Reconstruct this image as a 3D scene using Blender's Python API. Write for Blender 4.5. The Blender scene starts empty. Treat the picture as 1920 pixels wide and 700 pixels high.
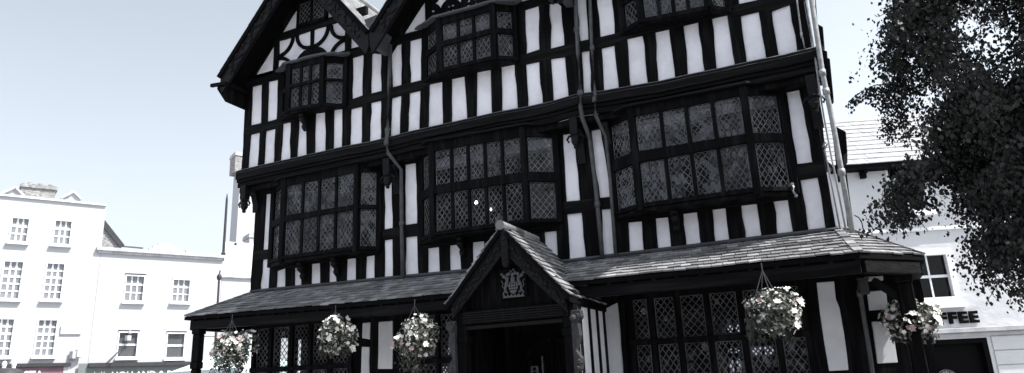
import bpy, bmesh, math, random
from mathutils import Vector, Matrix, noise
V = Vector
random.seed(11)
SC = bpy.context.scene
COL = SC.collection
# ------------------------------------------------------------------ camera
RM = Matrix(((0.90793179, -0.15417196, -0.38973179), (0.41675318, 0.23345597, 0.87853007), (-0.04445949, -0.96006735, 0.27621375)))
FPX, PX, PY = 1335.0, 960.0, 340.0
C0 = V((0, 0, 1.6))
def ray(px, py): return RM @ V((px - PX, py - PY, FPX))
def at(px, py, Y):
    d = ray(px, py); return C0 + d * ((Y - C0.y) / d.y)
def atx(px, py, X):
    d = ray(px, py); return C0 + d * ((X - C0.x) / d.x)
def atp(px, py, P, N):
    d = ray(px, py); return C0 + d * ((P - C0).dot(N) / d.dot(N))
cd = bpy.data.cameras.new('camera'); cam = bpy.data.objects.new('camera', cd); COL.objects.link(cam)
cd.sensor_width = 36.0; cd.lens = 36.0 * FPX / 1920.0; cd.shift_y = -10.0 / 1920.0
cd.clip_start = 0.1; cd.clip_end = 3000
m = Matrix.Identity(4)
for i in range(3):
    m[i][0] = RM[i][0]; m[i][1] = -RM[i][1]; m[i][2] = -RM[i][2]; m[i][3] = C0[i]
cam.matrix_world = m
SC.camera = cam
# ------------------------------------------------------------------ light
SUN = V((0.68, 0.05, 1.0)).normalized()
EL = math.asin(SUN.z); AZ = math.atan2(SUN.x, SUN.y)
VEIL, VEIL_FALL = 2.85, 1.5
w = bpy.data.worlds.new('World'); SC.world = w; w.use_nodes = True
nt = w.node_tree; bg = nt.nodes['Background']
sky = nt.nodes.new('ShaderNodeTexSky'); sky.sky_type = 'NISHITA'; sky.sun_disc = False
sky.sun_elevation = EL; sky.sun_rotation = AZ; sky.air_density = 1.2; sky.dust_density = 4.0; sky.ozone_density = 1.0
hs = nt.nodes.new('ShaderNodeHueSaturation'); hs.inputs['Saturation'].default_value = 0.42; hs.inputs['Value'].default_value = 1.0
mx = nt.nodes.new('ShaderNodeMixRGB'); mx.blend_type = 'MULTIPLY'; mx.inputs[0].default_value = 1.0
mx.inputs[2].default_value = (0.59, 0.648, 0.615, 1)
nt.links.new(sky.outputs[0], hs.inputs['Color']); nt.links.new(hs.outputs[0], mx.inputs[1])
# thin bright summer veil over the blue: stronger near the horizon and towards the sun's side, raised behind the camera to brighten the plaster, with faint cirrus structure
tcw = nt.nodes.new('ShaderNodeTexCoord'); sx = nt.nodes.new('ShaderNodeSeparateXYZ'); nt.links.new(tcw.outputs['Generated'], sx.inputs[0])
def mth(op, a, b=None, clamp=False):
    q = nt.nodes.new('ShaderNodeMath'); q.operation = op; q.use_clamp = clamp
    for i, v in enumerate((a, b)):
        if v is None: continue
        if isinstance(v, (int, float)): q.inputs[i].default_value = v
        else: nt.links.new(v, q.inputs[i])
    return q.outputs[0]
cn = nt.nodes.new('ShaderNodeTexNoise'); cn.inputs['Scale'].default_value = 2.2; cn.inputs['Detail'].default_value = 6; nt.links.new(tcw.outputs['Generated'], cn.inputs['Vector'])
el_ = mth('SUBTRACT', 1.0, mth('MULTIPLY', sx.outputs[2], VEIL_FALL), True)
side = mth('ADD', mth('ADD', mth('MULTIPLY', sx.outputs[0], 0.27), 0.36), mth('MULTIPLY', mth('MAXIMUM', mth('MULTIPLY', sx.outputs[1], -1.0), 0.0), 0.9), False)
side = mth('MINIMUM', mth('MAXIMUM', side, 0.0), 1.3)
vf = mth('MINIMUM', mth('ADD', el_, side), mth('ADD', 1.0, mth('MULTIPLY', mth('MAXIMUM', mth('MULTIPLY', sx.outputs[1], -1.0), 0.0), 0.9)))
vf = mth('ADD', mth('MULTIPLY', vf, 0.86), mth('MULTIPLY', cn.outputs[0], 0.16))
vc = nt.nodes.new('ShaderNodeMixRGB'); vc.inputs[1].default_value = (0, 0, 0, 1); vc.inputs[2].default_value = (VEIL * .99, VEIL * 1.01, VEIL * 1.20, 1); vc.use_clamp = False; nt.links.new(vf, vc.inputs[0])
ad = nt.nodes.new('ShaderNodeMixRGB'); ad.blend_type = 'ADD'; ad.inputs[0].default_value = 1.0
nt.links.new(mx.outputs[0], ad.inputs[1]); nt.links.new(vc.outputs[0], ad.inputs[2]); nt.links.new(ad.outputs[0], bg.inputs[0])
bg.inputs[1].default_value = 0.12
sl = bpy.data.lights.new('sun', 'SUN'); sl.energy = 5.0; sl.angle = math.radians(0.5); sl.color = (1.0, 0.97, 0.94)
so = bpy.data.objects.new('sun', sl); COL.objects.link(so)
so.rotation_euler = SUN.to_track_quat('Z', 'Y').to_euler(); so.location = (20, -5, 40)
SC.view_settings.view_transform = 'Standard'; SC.view_settings.look = 'None'; SC.view_settings.exposure = 0.86; SC.view_settings.gamma = 1.0
# ------------------------------------------------------------------ materials
def mat(name, col, rough=0.8, spec=0.3, noise_amt=0.0, scale=8.0, bump=0.0, bscale=None, metal=0.0, stretch=(1, 1, 1), col2=None, detail=5.0, bdist=0.006, lo=0.35, hi=0.68):
    mt = bpy.data.materials.new(name); mt.use_nodes = True
    n = mt.node_tree; b = n.nodes['Principled BSDF']
    b.inputs['Roughness'].default_value = rough; b.inputs['Metallic'].default_value = metal
    b.inputs['Specular IOR Level'].default_value = spec
    b.inputs['Base Color'].default_value = (*col, 1)
    if noise_amt or bump:
        tc = n.nodes.new('ShaderNodeTexCoord'); mp = n.nodes.new('ShaderNodeMapping'); mp.inputs['Scale'].default_value = stretch
        n.links.new(tc.outputs['Object'], mp.inputs[0])
    if noise_amt:
        t = n.nodes.new('ShaderNodeTexNoise'); t.inputs['Scale'].default_value = scale; t.inputs['Detail'].default_value = detail; t.inputs['Roughness'].default_value = 0.65
        n.links.new(mp.outputs[0], t.inputs['Vector'])
        r = n.nodes.new('ShaderNodeValToRGB'); n.links.new(t.outputs['Fac'], r.inputs[0])
        c2 = col2 or tuple(c * (1 - noise_amt) for c in col)
        r.color_ramp.elements[0].position = lo; r.color_ramp.elements[1].position = hi
        r.color_ramp.elements[0].color = (*c2, 1); r.color_ramp.elements[1].color = (*col, 1)
        n.links.new(r.outputs[0], b.inputs['Base Color'])
    if bump:
        t2 = n.nodes.new('ShaderNodeTexNoise'); t2.inputs['Scale'].default_value = bscale or scale * 3; t2.inputs['Detail'].default_value = 6
        n.links.new(mp.outputs[0], t2.inputs['Vector'])
        bm_ = n.nodes.new('ShaderNodeBump'); bm_.inputs['Strength'].default_value = bump; bm_.inputs['Distance'].default_value = bdist
        n.links.new(t2.outputs['Fac'], bm_.inputs['Height']); n.links.new(bm_.outputs[0], b.inputs['Normal'])
    return mt
M = {}
M['timber'] = mat('black_timber', (0.016, 0.016, 0.018), 0.7, 0.07, 0.6, 7.0, 0.6, 22, stretch=(1.6, 1, 0.16), col2=(0.0022, 0.0022, 0.0026), lo=0.48, hi=0.8, bdist=0.012)
M['beam'] = mat('black_beam', (0.016, 0.016, 0.018), 0.66, 0.09, 0.6, 7.0, 0.7, 18, stretch=(0.12, 1, 2.2), col2=(0.0028, 0.0028, 0.0032), lo=0.46, hi=0.8, bdist=0.012)
M['carved'] = mat('carved_timber', (0.009, 0.009, 0.0105), 0.5, 0.15, 0.5, 14.0, 0.5, 40)
M['plaster'] = mat('white_plaster', (0.84, 0.835, 0.885), 0.9, 0.1, 0.14, 1.7, 0.5, 9, col2=(0.66, 0.665, 0.70), lo=0.30, hi=0.56, detail=9)
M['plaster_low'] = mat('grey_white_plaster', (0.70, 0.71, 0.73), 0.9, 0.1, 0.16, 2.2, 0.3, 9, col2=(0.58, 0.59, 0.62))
M['lead'] = mat('window_lead', (0.18, 0.185, 0.2), 0.55, 0.3, 0.75, 3.5)
M['leadsheet'] = mat('lead_sheet', (0.075, 0.08, 0.09), 0.6, 0.4, 0.4, 4, 0.2, 14)
M['ledge_lit'] = mat('sunlit_ledge_tone', (0.17, 0.17, 0.18), 0.8, 0.2, 0.6, 8)
M['pipe'] = mat('pipe_paint', (0.085, 0.087, 0.095), 0.5, 0.4, 0.45, 9, 0.3, 20)
M['pipe_light'] = mat('galvanised_pipe', (0.34, 0.35, 0.36), 0.4, 0.5, 0.45, 12, 0.3, 30)
M['inside'] = mat('dark_room', (0.03, 0.03, 0.032), 0.95, 0.0, 0.2, 3)  # near-black so unlit rooms stay dark; shade put into the colour
M['curtain'] = mat('pale_curtain', (0.20, 0.20, 0.215), 0.95, 0.05, 0.5, 7, stretch=(6, 6, 0.3))
M['roofdark'] = mat('roof_board', (0.005, 0.005, 0.006), 0.8, 0.05, 0.4, 6)
M['white_paint'] = mat('white_paint', (0.80, 0.81, 0.84), 0.6, 0.3, 0.06, 3)
M['render'] = mat('white_render', (0.45, 0.455, 0.475), 0.9, 0.1, 0.06, 0.9, 0.1, 6, stretch=(1, 1, 0.4))
M['rough_render'] = mat('rough_render', (0.60, 0.605, 0.625), 0.9, 0.1, 0.08, 1.0, 0.8, 2.6, stretch=(1, 1, 1.7), bdist=0.03)
M['stone'] = mat('pale_stone', (0.52, 0.52, 0.54), 0.9, 0.1, 0.35, 2.4, 0.4, 9)
M['brick'] = mat('weathered_brick', (0.42, 0.41, 0.41), 0.9, 0.1, 0.7, 6, 0.6, 18, stretch=(1, 1, 3))
M['slate_pale'] = mat('pale_slate', (0.33, 0.335, 0.35), 0.75, 0.3, 0.25, 5, 0.3, 20)
M['slate_dark'] = mat('dark_slate', (0.12, 0.12, 0.135), 0.8, 0.3, 0.4, 5)
M['darkgrey'] = mat('dark_grey_paint', (0.045, 0.045, 0.05), 0.6, 0.3, 0.3, 6)
M['black'] = mat('black_paint', (0.0035, 0.0035, 0.004), 0.6, 0.05, 0.3, 9)
M['maroon'] = mat('maroon_fascia', (0.20, 0.115, 0.14), 0.6, 0.3, 0.15, 3)
M['green'] = mat('green_fascia', (0.17, 0.192, 0.19), 0.6, 0.3, 0.15, 3)
M['teal'] = mat('teal_canvas', (0.56, 0.69, 0.70), 0.9, 0.1, 0.12, 2)
M['canvas'] = mat('white_canvas', (0.80, 0.80, 0.82), 0.9, 0.1, 0.06, 2)
M['leafb'] = mat('basket_leaf', (0.05, 0.056, 0.045), 0.55, 0.4, 0.5, 30)
M['leafpale'] = mat('pale_leaf', (0.40, 0.41, 0.37), 0.6, 0.3, 0.5, 30)
M['petalw'] = mat('white_petal', (0.80, 0.79, 0.74), 0.7, 0.2, 0.22, 25)
M['petalp'] = mat('pink_petal', (0.46, 0.34, 0.35), 0.7, 0.2, 0.35, 25)
M['moss'] = mat('basket_moss', (0.03, 0.03, 0.025), 0.95, 0.05, 0.5, 30)
M['bark'] = mat('birch_bark', (0.08, 0.08, 0.08), 0.9, 0.1, 0.7, 7, 0.5, 20, stretch=(1, 1, 3), col2=(0.03, 0.03, 0.03))
M['dark_brick'] = mat('dark_brick', (0.10, 0.09, 0.09), 0.9, 0.1, 0.5, 6)
M['paving'] = mat('stone_paving', (0.36, 0.36, 0.37), 0.9, 0.2, 0.3, 0.8)
M['armspale'] = mat('worn_silver_paint', (0.10, 0.103, 0.11), 0.6, 0.3, 0.4, 25)
M['console'] = mat('worn_stone_paint', (0.05, 0.05, 0.054), 0.6, 0.25, 0.6, 18)
def tilemat(name, c1, c2, c3):
    mt = mat(name, c1, 0.75, 0.25, 0, bump=0.4, bscale=30)
    n = mt.node_tree; b = n.nodes['Principled BSDF']
    g = n.nodes.new('ShaderNodeNewGeometry'); r = n.nodes.new('ShaderNodeValToRGB')
    n.links.new(g.outputs['Random Per Island'], r.inputs[0])
    r.color_ramp.elements[0].color = (*c1, 1); r.color_ramp.elements[1].color = (*c3, 1)
    e = r.color_ramp.elements.new(0.6); e.color = (*c2, 1)
    tc = n.nodes.new('ShaderNodeTexCoord'); t = n.nodes.new('ShaderNodeTexNoise'); t.inputs['Scale'].default_value = 3.0; t.inputs['Detail'].default_value = 8
    n.links.new(tc.outputs['Object'], t.inputs['Vector'])
    rr = n.nodes.new('ShaderNodeValToRGB'); rr.color_ramp.elements[0].position = 0.4; rr.color_ramp.elements[0].color = (0.72, 0.72, 0.73, 1); rr.color_ramp.elements[1].position = 0.62
    n.links.new(t.outputs['Fac'], rr.inputs[0])
    mm = n.nodes.new('ShaderNodeMixRGB'); mm.blend_type = 'MULTIPLY'; mm.inputs[0].default_value = 1
    n.links.new(r.outputs[0], mm.inputs[1]); n.links.new(rr.outputs[0], mm.inputs[2]); n.links.new(mm.outputs[0], b.inputs['Base Color'])
    return mt
M['tile'] = tilemat('pent_tile', (0.13, 0.13, 0.135), (0.21, 0.21, 0.216), (0.34, 0.34, 0.347))
M['rooftile'] = tilemat('roof_tile', (0.19, 0.19, 0.198), (0.25, 0.25, 0.258), (0.34, 0.34, 0.348))
def glassmat(name, refl, tint, dirt):
    mt = bpy.data.materials.new(name); mt.use_nodes = True; n = mt.node_tree; n.nodes.clear()
    o = n.nodes.new('ShaderNodeOutputMaterial'); t = n.nodes.new('ShaderNodeBsdfTransparent'); t.inputs[0].default_value = (*tint, 1)
    g = n.nodes.new('ShaderNodeBsdfGlossy'); g.inputs['Roughness'].default_value = 0.04; g.inputs[0].default_value = (refl, refl, refl, 1)
    f = n.nodes.new('ShaderNodeFresnel'); f.inputs[0].default_value = 1.5
    d = n.nodes.new('ShaderNodeBsdfDiffuse'); d.inputs[0].default_value = (0.25, 0.26, 0.28, 1)
    m1 = n.nodes.new('ShaderNodeMixShader'); m1.inputs[0].default_value = dirt
    n.links.new(t.outputs[0], m1.inputs[1]); n.links.new(d.outputs[0], m1.inputs[2])
    m2 = n.nodes.new('ShaderNodeMixShader'); n.links.new(f.outputs[0], m2.inputs[0]); n.links.new(m1.outputs[0], m2.inputs[1]); n.links.new(g.outputs[0], m2.inputs[2])
    n.links.new(m2.outputs[0], o.inputs[0]); return mt
M['glass'] = glassmat('old_window_glass', 1.0, (0.75, 0.77, 0.8), 0.03)
M['glassb'] = glassmat('dull_reflection_glass', 0.45, (0.7, 0.72, 0.75), 0.01)
M['shopglass_dark'] = glassmat('dark_sash_glass', 1.0, (0.4, 0.4, 0.42), 0.32)
M['shopglass'] = glassmat('sash_glass', 1.0, (0.5, 0.5, 0.52), 0.75)
def leafmat(name, c1, c2):
    mt = mat(name, c1, 0.5, 0.45)
    n = mt.node_tree; b = n.nodes['Principled BSDF']
    g = n.nodes.new('ShaderNodeNewGeometry'); r = n.nodes.new('ShaderNodeValToRGB'); n.links.new(g.outputs['Random Per Island'], r.inputs[0])
    r.color_ramp.elements[0].color = (*c1, 1); r.color_ramp.elements[1].color = (*c2, 1); n.links.new(r.outputs[0], b.inputs['Base Color'])
    return mt
def _sp(): M['leaf'].node_tree.nodes['Principled BSDF'].inputs['Specular IOR Level'].default_value = 0.22
M['leaf'] = leafmat('birch_leaf', (0.003, 0.0033, 0.003), (0.032, 0.034, 0.032))
_sp()
def emit(name, c, s):
    mt = bpy.data.materials.new(name); mt.use_nodes = True; b = mt.node_tree.nodes['Principled BSDF']
    b.inputs['Emission Color'].default_value = (*c, 1); b.inputs['Emission Strength'].default_value = s; return mt
M['bulb'] = emit('lamp_bulb', (1, 0.98, 0.95), 6.0)
# ------------------------------------------------------------------ mesh helper
ORG = {}
class MB:
    def __init__(s): s.v = []; s.f = []; s.m = []
    def add(s, vs, fs, m=0):
        b = len(s.v); s.v += [V(p) for p in vs]; s.f += [tuple(i + b for i in f) for f in fs]; s.m += [m] * len(fs)
    def prism(s, pts, off, m=0):
        n = len(pts); off = V(off)
        s.add(list(pts) + [V(p) + off for p in pts], [tuple(range(n)), tuple(range(2 * n - 1, n - 1, -1))] + [(i, n + i, n + (i + 1) % n, (i + 1) % n) for i in range(n)], m)
    def hexa(s, a, b, m=0):
        s.add(list(a) + list(b), [(0, 1, 2, 3), (7, 6, 5, 4), (0, 4, 5, 1), (1, 5, 6, 2), (2, 6, 7, 3), (3, 7, 4, 0)], m)
    def box(s, x0, x1, y0, y1, z0, z1, m=0):
        s.hexa([(x0, y0, z0), (x1, y0, z0), (x1, y1, z0), (x0, y1, z0)], [(x0, y0, z1), (x1, y0, z1), (x1, y1, z1), (x0, y1, z1)], m)
    def beam(s, a, b, w, h, up=(0, 0, 1), m=0):
        a = V(a); b = V(b); d = (b - a).normalized(); u = V(up); x = d.cross(u)
        if x.length < 1e-4: x = d.cross(V((0, 1, 0)))
        x.normalize(); u = x.cross(d).normalized(); x *= w / 2; u *= h / 2
        s.hexa([a - x - u, a + x - u, a + x + u, a - x + u], [b - x - u, b + x - u, b + x + u, b - x + u], m)
    def tube(s, path, r, n=8, m=0):
        path = [V(p) for p in path]; rings = []; k = len(path)
        rs = r if isinstance(r, (list, tuple)) else [r] * k
        for i, p in enumerate(path):
            d = (path[min(i + 1, k - 1)] - path[max(i - 1, 0)]).normalized()
            x = d.cross(V((0, 0, 1)));
            if x.length < 0.05: x = d.cross(V((0, 1, 0)))
            x.normalize(); y = d.cross(x)
            rings.append([p + (x * math.cos(t) + y * math.sin(t)) * rs[i] for t in [2 * math.pi * j / n for j in range(n)]])
        vs = [q for rg in rings for q in rg]; fs = []
        for i in range(k - 1):
            for j in range(n): fs.append((i * n + j, i * n + (j + 1) % n, (i + 1) * n + (j + 1) % n, (i + 1) * n + j))
        fs.append(tuple(range(n - 1, -1, -1))); fs.append(tuple(range((k - 1) * n, k * n)))
        s.add(vs, fs, m)
    def ball(s, c, r, sc=(1, 1, 1), nu=8, nv=5, m=0):
        c = V(c); vs = [c + V((0, 0, r * sc[2]))]; fs = []
        for i in range(1, nv):
            t = math.pi * i / nv
            for j in range(nu):
                p = 2 * math.pi * j / nu; vs.append(c + V((r * sc[0] * math.sin(t) * math.cos(p), r * sc[1] * math.sin(t) * math.sin(p), r * sc[2] * math.cos(t))))
        vs.append(c - V((0, 0, r * sc[2]))); L = len(vs) - 1
        for j in range(nu): fs.append((0, 1 + j, 1 + (j + 1) % nu)); fs.append((L, L - 1 - j, L - 1 - (j + 1) % nu))
        for i in range(nv - 2):
            for j in range(nu): fs.append((1 + i * nu + j, 1 + (i + 1) * nu + j, 1 + (i + 1) * nu + (j + 1) % nu, 1 + i * nu + (j + 1) % nu))
        s.add(vs, fs, m)
    def build(s, name, mats, parent=None, bevel=0.0, smooth=False, fix=True):
        org = ORG.get(parent.name, V((0, 0, 0))) if parent else V((0, 0, 0))
        me = bpy.data.meshes.new(name); me.from_pydata([tuple(p - org) for p in s.v], [], s.f)
        mats = mats if isinstance(mats, (list, tuple)) else [mats]
        for q in mats: me.materials.append(q)
        if len(mats) > 1: me.polygons.foreach_set('material_index', s.m)
        if fix:
            b = bmesh.new(); b.from_mesh(me); bmesh.ops.recalc_face_normals(b, faces=b.faces); b.to_mesh(me); b.free()
        if smooth: me.polygons.foreach_set('use_smooth', [True] * len(me.polygons))
        me.update()
        o = bpy.data.objects.new(name, me); COL.objects.link(o)
        if parent: o.parent = parent
        ORG[o.name] = org
        if bevel:
            bv = o.modifiers.new('bevel', 'BEVEL'); bv.width = bevel; bv.segments = 1; bv.limit_method = 'ANGLE'; bv.angle_limit = 0.7
        return o
def empty(name, loc, label, cat, group=None):
    o = bpy.data.objects.new(name, None); COL.objects.link(o); o.location = loc; o.empty_display_size = 0.3
    ORG[o.name] = V(loc); o['label'] = label; o['category'] = cat
    if group: o['group'] = group
    return o
def wob(pts, amp=0.007, seg=0.22):
    out = []
    n = len(pts)
    for i in range(n):
        a = V(pts[i]); b = V(pts[(i + 1) % n]); L = (b - a).length; k = max(1, int(L / seg))
        nrm = V((-(b - a).z, 0, (b - a).x)); nrm = nrm.normalized() if nrm.length > 1e-6 else V((0, 0, 0))
        for j in range(k):
            p = a.lerp(b, j / k)
            if j: p = p + nrm * (random.gauss(0, amp))
            out.append(p)
    return out
def plane_poly(pts, Y): return [at(px, py, Y) for px, py in pts]
def text_mesh(txt, size, depth, loc, xdir, zdir, name, material, parent, width=None, bold=0.0, space=1.0):
    cu = bpy.data.curves.new('lettering', 'FONT'); cu.body = txt; cu.size = size; cu.extrude = depth; cu.offset = bold; cu.resolution_u = 3; cu.space_character = space
    o = bpy.data.objects.new('lettering_tmp', cu); COL.objects.link(o)
    dg = bpy.context.evaluated_depsgraph_get(); dg.update(); me = bpy.data.meshes.new_from_object(o.evaluated_get(dg))
    bpy.data.objects.remove(o)
    xs = [v.co.x for v in me.vertices]; k = (width / (max(xs) - min(xs))) if width else 1.0
    xd = V(xdir); zd = V(zdir); yd = xd.cross(zd); org = ORG[parent.name]
    for v in me.vertices:
        c = v.co; v.co = V(loc) + xd * ((c.x - min(xs)) * k) + zd * c.y - yd * c.z - org
    me.materials.clear(); me.materials.append(material)
    r = bpy.data.objects.new(name, me); COL.objects.link(r); r.parent = parent; ORG[r.name] = org
    return r
def tiles(mb, A, B, Cc, D, courses, tw, th=0.022, jit=0.006, lap=1.35, m=0):
    """A,B eave left/right; Cc,D top left/right."""
    A, B, Cc, D = map(V, (A, B, Cc, D))
    nrm = (B - A).cross(Cc - A).normalized()
    if nrm.z < 0: nrm = -nrm
    for i in range(courses):
        t0 = i / courses; t1 = min(1.0, (i + lap) / courses)
        l0 = A.lerp(Cc, t0); r0 = B.lerp(D, t0); l1 = A.lerp(Cc, t1); r1 = B.lerp(D, t1)
        L = (r0 - l0).length; n = max(1, int(L / tw)); off = 0.5 * (i % 2)
        us = [max(0.0, min(1.0, (k - off + random.uniform(-.08, .08)) / n)) for k in range(n + 2)]
        us[0] = 0.0; us[-1] = 1.0
        for k in range(len(us) - 1):
            if us[k + 1] - us[k] < 0.15 / n: continue
            g = 0.004 / max(L, .1)
            j = random.uniform(-jit, jit); d0 = nrm * (th * 1.15 + random.uniform(0, jit)); d1 = nrm * 0.004
            sl = (l1 - l0).normalized() * random.uniform(-jit, jit) * 2.0
            a = l0.lerp(r0, us[k] + g) + d0 + sl; b = l0.lerp(r0, us[k + 1] - g) + d0 + sl + nrm * j
            c = l1.lerp(r1, us[k + 1] - g) + d1; d = l1.lerp(r1, us[k] + g) + d1
            mb.hexa([a - nrm * th, b - nrm * th, c - nrm * th * .4, d - nrm * th * .4], [a, b, c, d], m)
# ------------------------------------------------------------------ leaded light
def clip(poly, f):
    out = []
    for i in range(len(poly)):
        a = poly[i]; b = poly[(i + 1) % len(poly)]; fa = f(a); fb = f(b)
        if fa >= 0: out.append(a)
        if fa * fb < 0:
            t = fa / (fa - fb); out.append((a[0] + (b[0] - a[0]) * t, a[1] + (b[1] - a[1]) * t))
    return out
def leaded_light(parent, bl, br, tr, tl, dw=0.098, dh=0.135, tilt=0.05, dark=0.12, border=True, name='leaded_light', lead=0.0105):
    bl, br, tr, tl = map(V, (bl, br, tr, tl))
    W = ((br - bl).length + (tr - tl).length) / 2; H = ((tl - bl).length + (tr - br).length) / 2
    nx = max(2, round(W / dw)); ny = max(2, round(H / dh))
    xd = (br - bl).normalized(); zd = (tl - bl).normalized(); out = xd.cross(zd).normalized()  # towards -Y side
    def P(u, v, d=0.0):
        return bl.lerp(br, u).lerp(tl.lerp(tr, u), v) + out * d
    mb = MB()
    hu, hv = 0.5 / nx, 0.5 / ny
    inside = [lambda p: p[0], lambda p: 1 - p[0], lambda p: p[1], lambda p: 1 - p[1]]
    base = random.random()
    for i in range(2 * nx + 1):
        for j in range(2 * ny + 1):
            if (i + j) % 2: continue
            cu, cv = i * hu, j * hv
            poly = [(cu - hu, cv), (cu, cv - hv), (cu + hu, cv), (cu, cv + hv)]
            for f in inside:
                if poly: poly = clip(poly, f)
            if len(poly) < 3: continue
            ta, tb = random.gauss(0, tilt), random.gauss(0, tilt)
            vs = [P(u, v, ta * (u - cu) * W + tb * (v - cv) * H) for u, v in poly]
            mb.add(vs, [tuple(range(len(vs)))], 1 if (random.random() < dark * .6 or noise.noise(V((P(cu, cv).x * 2.6, P(cu, cv).z * 2.6, 3.1))) > .62 - 2.2 * dark) else 0)  # noise groups the duller quarries, standing in for dark reflections
    lw = lead / 2
    def strip(u0, v0, u1, v1, w_):
        a = P(u0, v0, 0.006); b = P(u1, v1, 0.006); d = (b - a)
        if d.length < 0.01: return
        s_ = d.cross(out).normalized() * w_
        mb.add([a - s_, a + s_, b + s_, b - s_, (a - out * .008) - s_, (a - out * .008) + s_, (b - out * .008) + s_, (b - out * .008) - s_],
               [(0, 1, 2, 3), (0, 4, 5, 1), (2, 6, 7, 3), (1, 5, 6, 2), (3, 7, 4, 0)], 2)
    for sgn in (1, -1):
        for k in range(-nx - ny, 2 * nx + 2 * ny + 1):
            # lines u*nx - sgn*v*ny = k
            ptsl = []
            for (u, v) in ([(0, None), (1, None), (None, 0), (None, 1)]):
                if u is None: uu = (k + 0.5 * 0 + sgn * v * ny) / nx; vv = v
                else: uu = u; vv = (u * nx - k) / (sgn * ny)
                if -1e-6 <= uu <= 1 + 1e-6 and -1e-6 <= vv <= 1 + 1e-6: ptsl.append((uu, vv))
            if len(ptsl) >= 2:
                ptsl.sort(); a, b = ptsl[0], ptsl[-1]
                if (a[0] - b[0]) ** 2 + (a[1] - b[1]) ** 2 > 1e-4: strip(a[0], a[1], b[0], b[1], lw)
    if border:
        bw = lw * 1.5
        for a, b in (((0, 0), (1, 0)), ((1, 0), (1, 1)), ((1, 1), (0, 1)), ((0, 1), (0, 0))): strip(*a, *b, bw)
    return mb.build(name, [M['glass'], M['glassb'], M['lead']], parent, fix=False)
# ------------------------------------------------------------------ ground
g = MB(); g.add([(-900, -900, 0), (900, -900, 0), (900, 900, 0), (-900, 900, 0)], [(0, 1, 2, 3)])
o = g.build('ground', M['paving']); o['kind'] = 'structure'
# ================================================================== THE TIMBERED HOUSE
YE, Y1, Y2, YB, YG, YP = 10.13, 11.13, 10.88, 10.28, 11.26, 9.6
YR = 17.0
H = empty('timber_framed_house', (-5.4, 13.5, 0), 'large black and white half timbered house with three gables and a tiled pent roof', 'house')
REC = 0.035   # plaster sits behind the timber face
def panels(txt):
    out = []
    for ln in txt.strip().splitlines():
        a = [float(x) for x in ln.split()]
        out.append([(a[0], a[1]), (a[2], a[3]), (a[4], a[5]), (a[6], a[7])])   # TL TR BR BL
    return out
def wall_holes(name, x0, x1, z0, z1, holes, y0, y1, material, parent):
    xs = sorted({x0, x1, *[h[0] for h in holes], *[h[1] for h in holes]}); zs = sorted({z0, z1, *[h[2] for h in holes], *[h[3] for h in holes]})
    mb = MB()
    for i in range(len(xs) - 1):
        run = None
        for j in range(len(zs) - 1):
            cx, cz = (xs[i] + xs[i + 1]) / 2, (zs[j] + zs[j + 1]) / 2
            solid = not any(h[0] < cx < h[1] and h[2] < cz < h[3] for h in holes)
            if solid:
                if run is None: run = zs[j]
                end = zs[j + 1]
            if (not solid or j == len(zs) - 2) and run is not None:
                mb.box(xs[i], xs[i + 1], y0, y1, run, end); run = None
    return mb.build(name, material, parent)
def timber(poly3d, name='stud', depth=0.09, material=None, parent=None, amp=0.007, bev=0.006):
    mb = MB(); mb.prism(wob(poly3d, amp), (0, depth, 0))
    return mb.build(name, material or M['timber'], parent or H, bevel=bev)
def lerp_z(a, b, z):
    t = (z - a.z) / (b.z - a.z); return a.lerp(b, t)
# ---- second floor panel data (top-left, top-right, bottom-right, bottom-left)
U = panels("""
472 162.3 490.7 157.3 489.1 230.9 470.4 235
502.4 152.7 520.7 148.6 518.2 223.5 500.6 228.6
659.9 108 681.2 101.5 679.5 179 660 186
696.4 99 714.5 101 715 170.4 695 175.6
733 87 752.2 81.2 752.2 159.4 735 163.8
768.4 75.8 789.7 70.2 789 150.4 768.4 155.5
984 17.5 1009 10 1011 92.5 986 101
1029.6 6.4 1052 4 1057.8 84.8 1031.4 91.3
1080 -22 1096 -27 1102.8 74 1088 77
1117.5 -30 1146 -38 1152 63 1124.7 69.4
1378 -90 1411 -99 1420 0 1385 7.5
1438 -106 1472 -114 1484 -16 1448 -7
""")
L = panels("""
468.6 252 486.6 247.8 482.2 315.7 463.4 320.3
498 245.2 516 240.6 512.3 308.7 493 313.9
529.5 231.6 544.4 228.5 543.7 302.3 525 306.7
559.3 222.6 573 219 574.5 296.4 555.5 299
591 212.5 609 210 610 286.5 589 291.5
625 206 641.5 203.5 640.5 279 623.5 284
657.5 204 679 199 677 271.5 656 277.5
694 192.5 714 188 713.5 265 691.5 270
734 183.6 752 178.5 748.7 256.4 730.7 260.8
766.7 174 787.8 169.3 786 247.4 763.6 252.5
804 157.5 829 152.5 830 235 801.5 244
846 147.5 870 142.5 876 227.5 845 234
893.5 135 920 130 922.5 218.5 892.5 224
939 125 965 120 970.5 205 940 214
985.5 120 1011 115 1017.5 197.5 989 204
1032 110 1059 106 1066 189 1037 195
1090 96.4 1105 94 1109 180 1094 177.4
1127 90 1151.7 84.3 1160 169.7 1132 175.6
1175 72.5 1204 66 1215 159 1182.5 166
1228 60 1254 54 1266 150 1234 157.5
1281 47.5 1309 41 1322 138.5 1289 145
1334 34 1363 27.5 1379 125 1343.5 134
1389 29 1422 21 1437 114 1400 121.5
1447.5 20 1481 7.5 1496 100 1461 110
""")
XL2, XR2 = -11.13, 0.24
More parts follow.
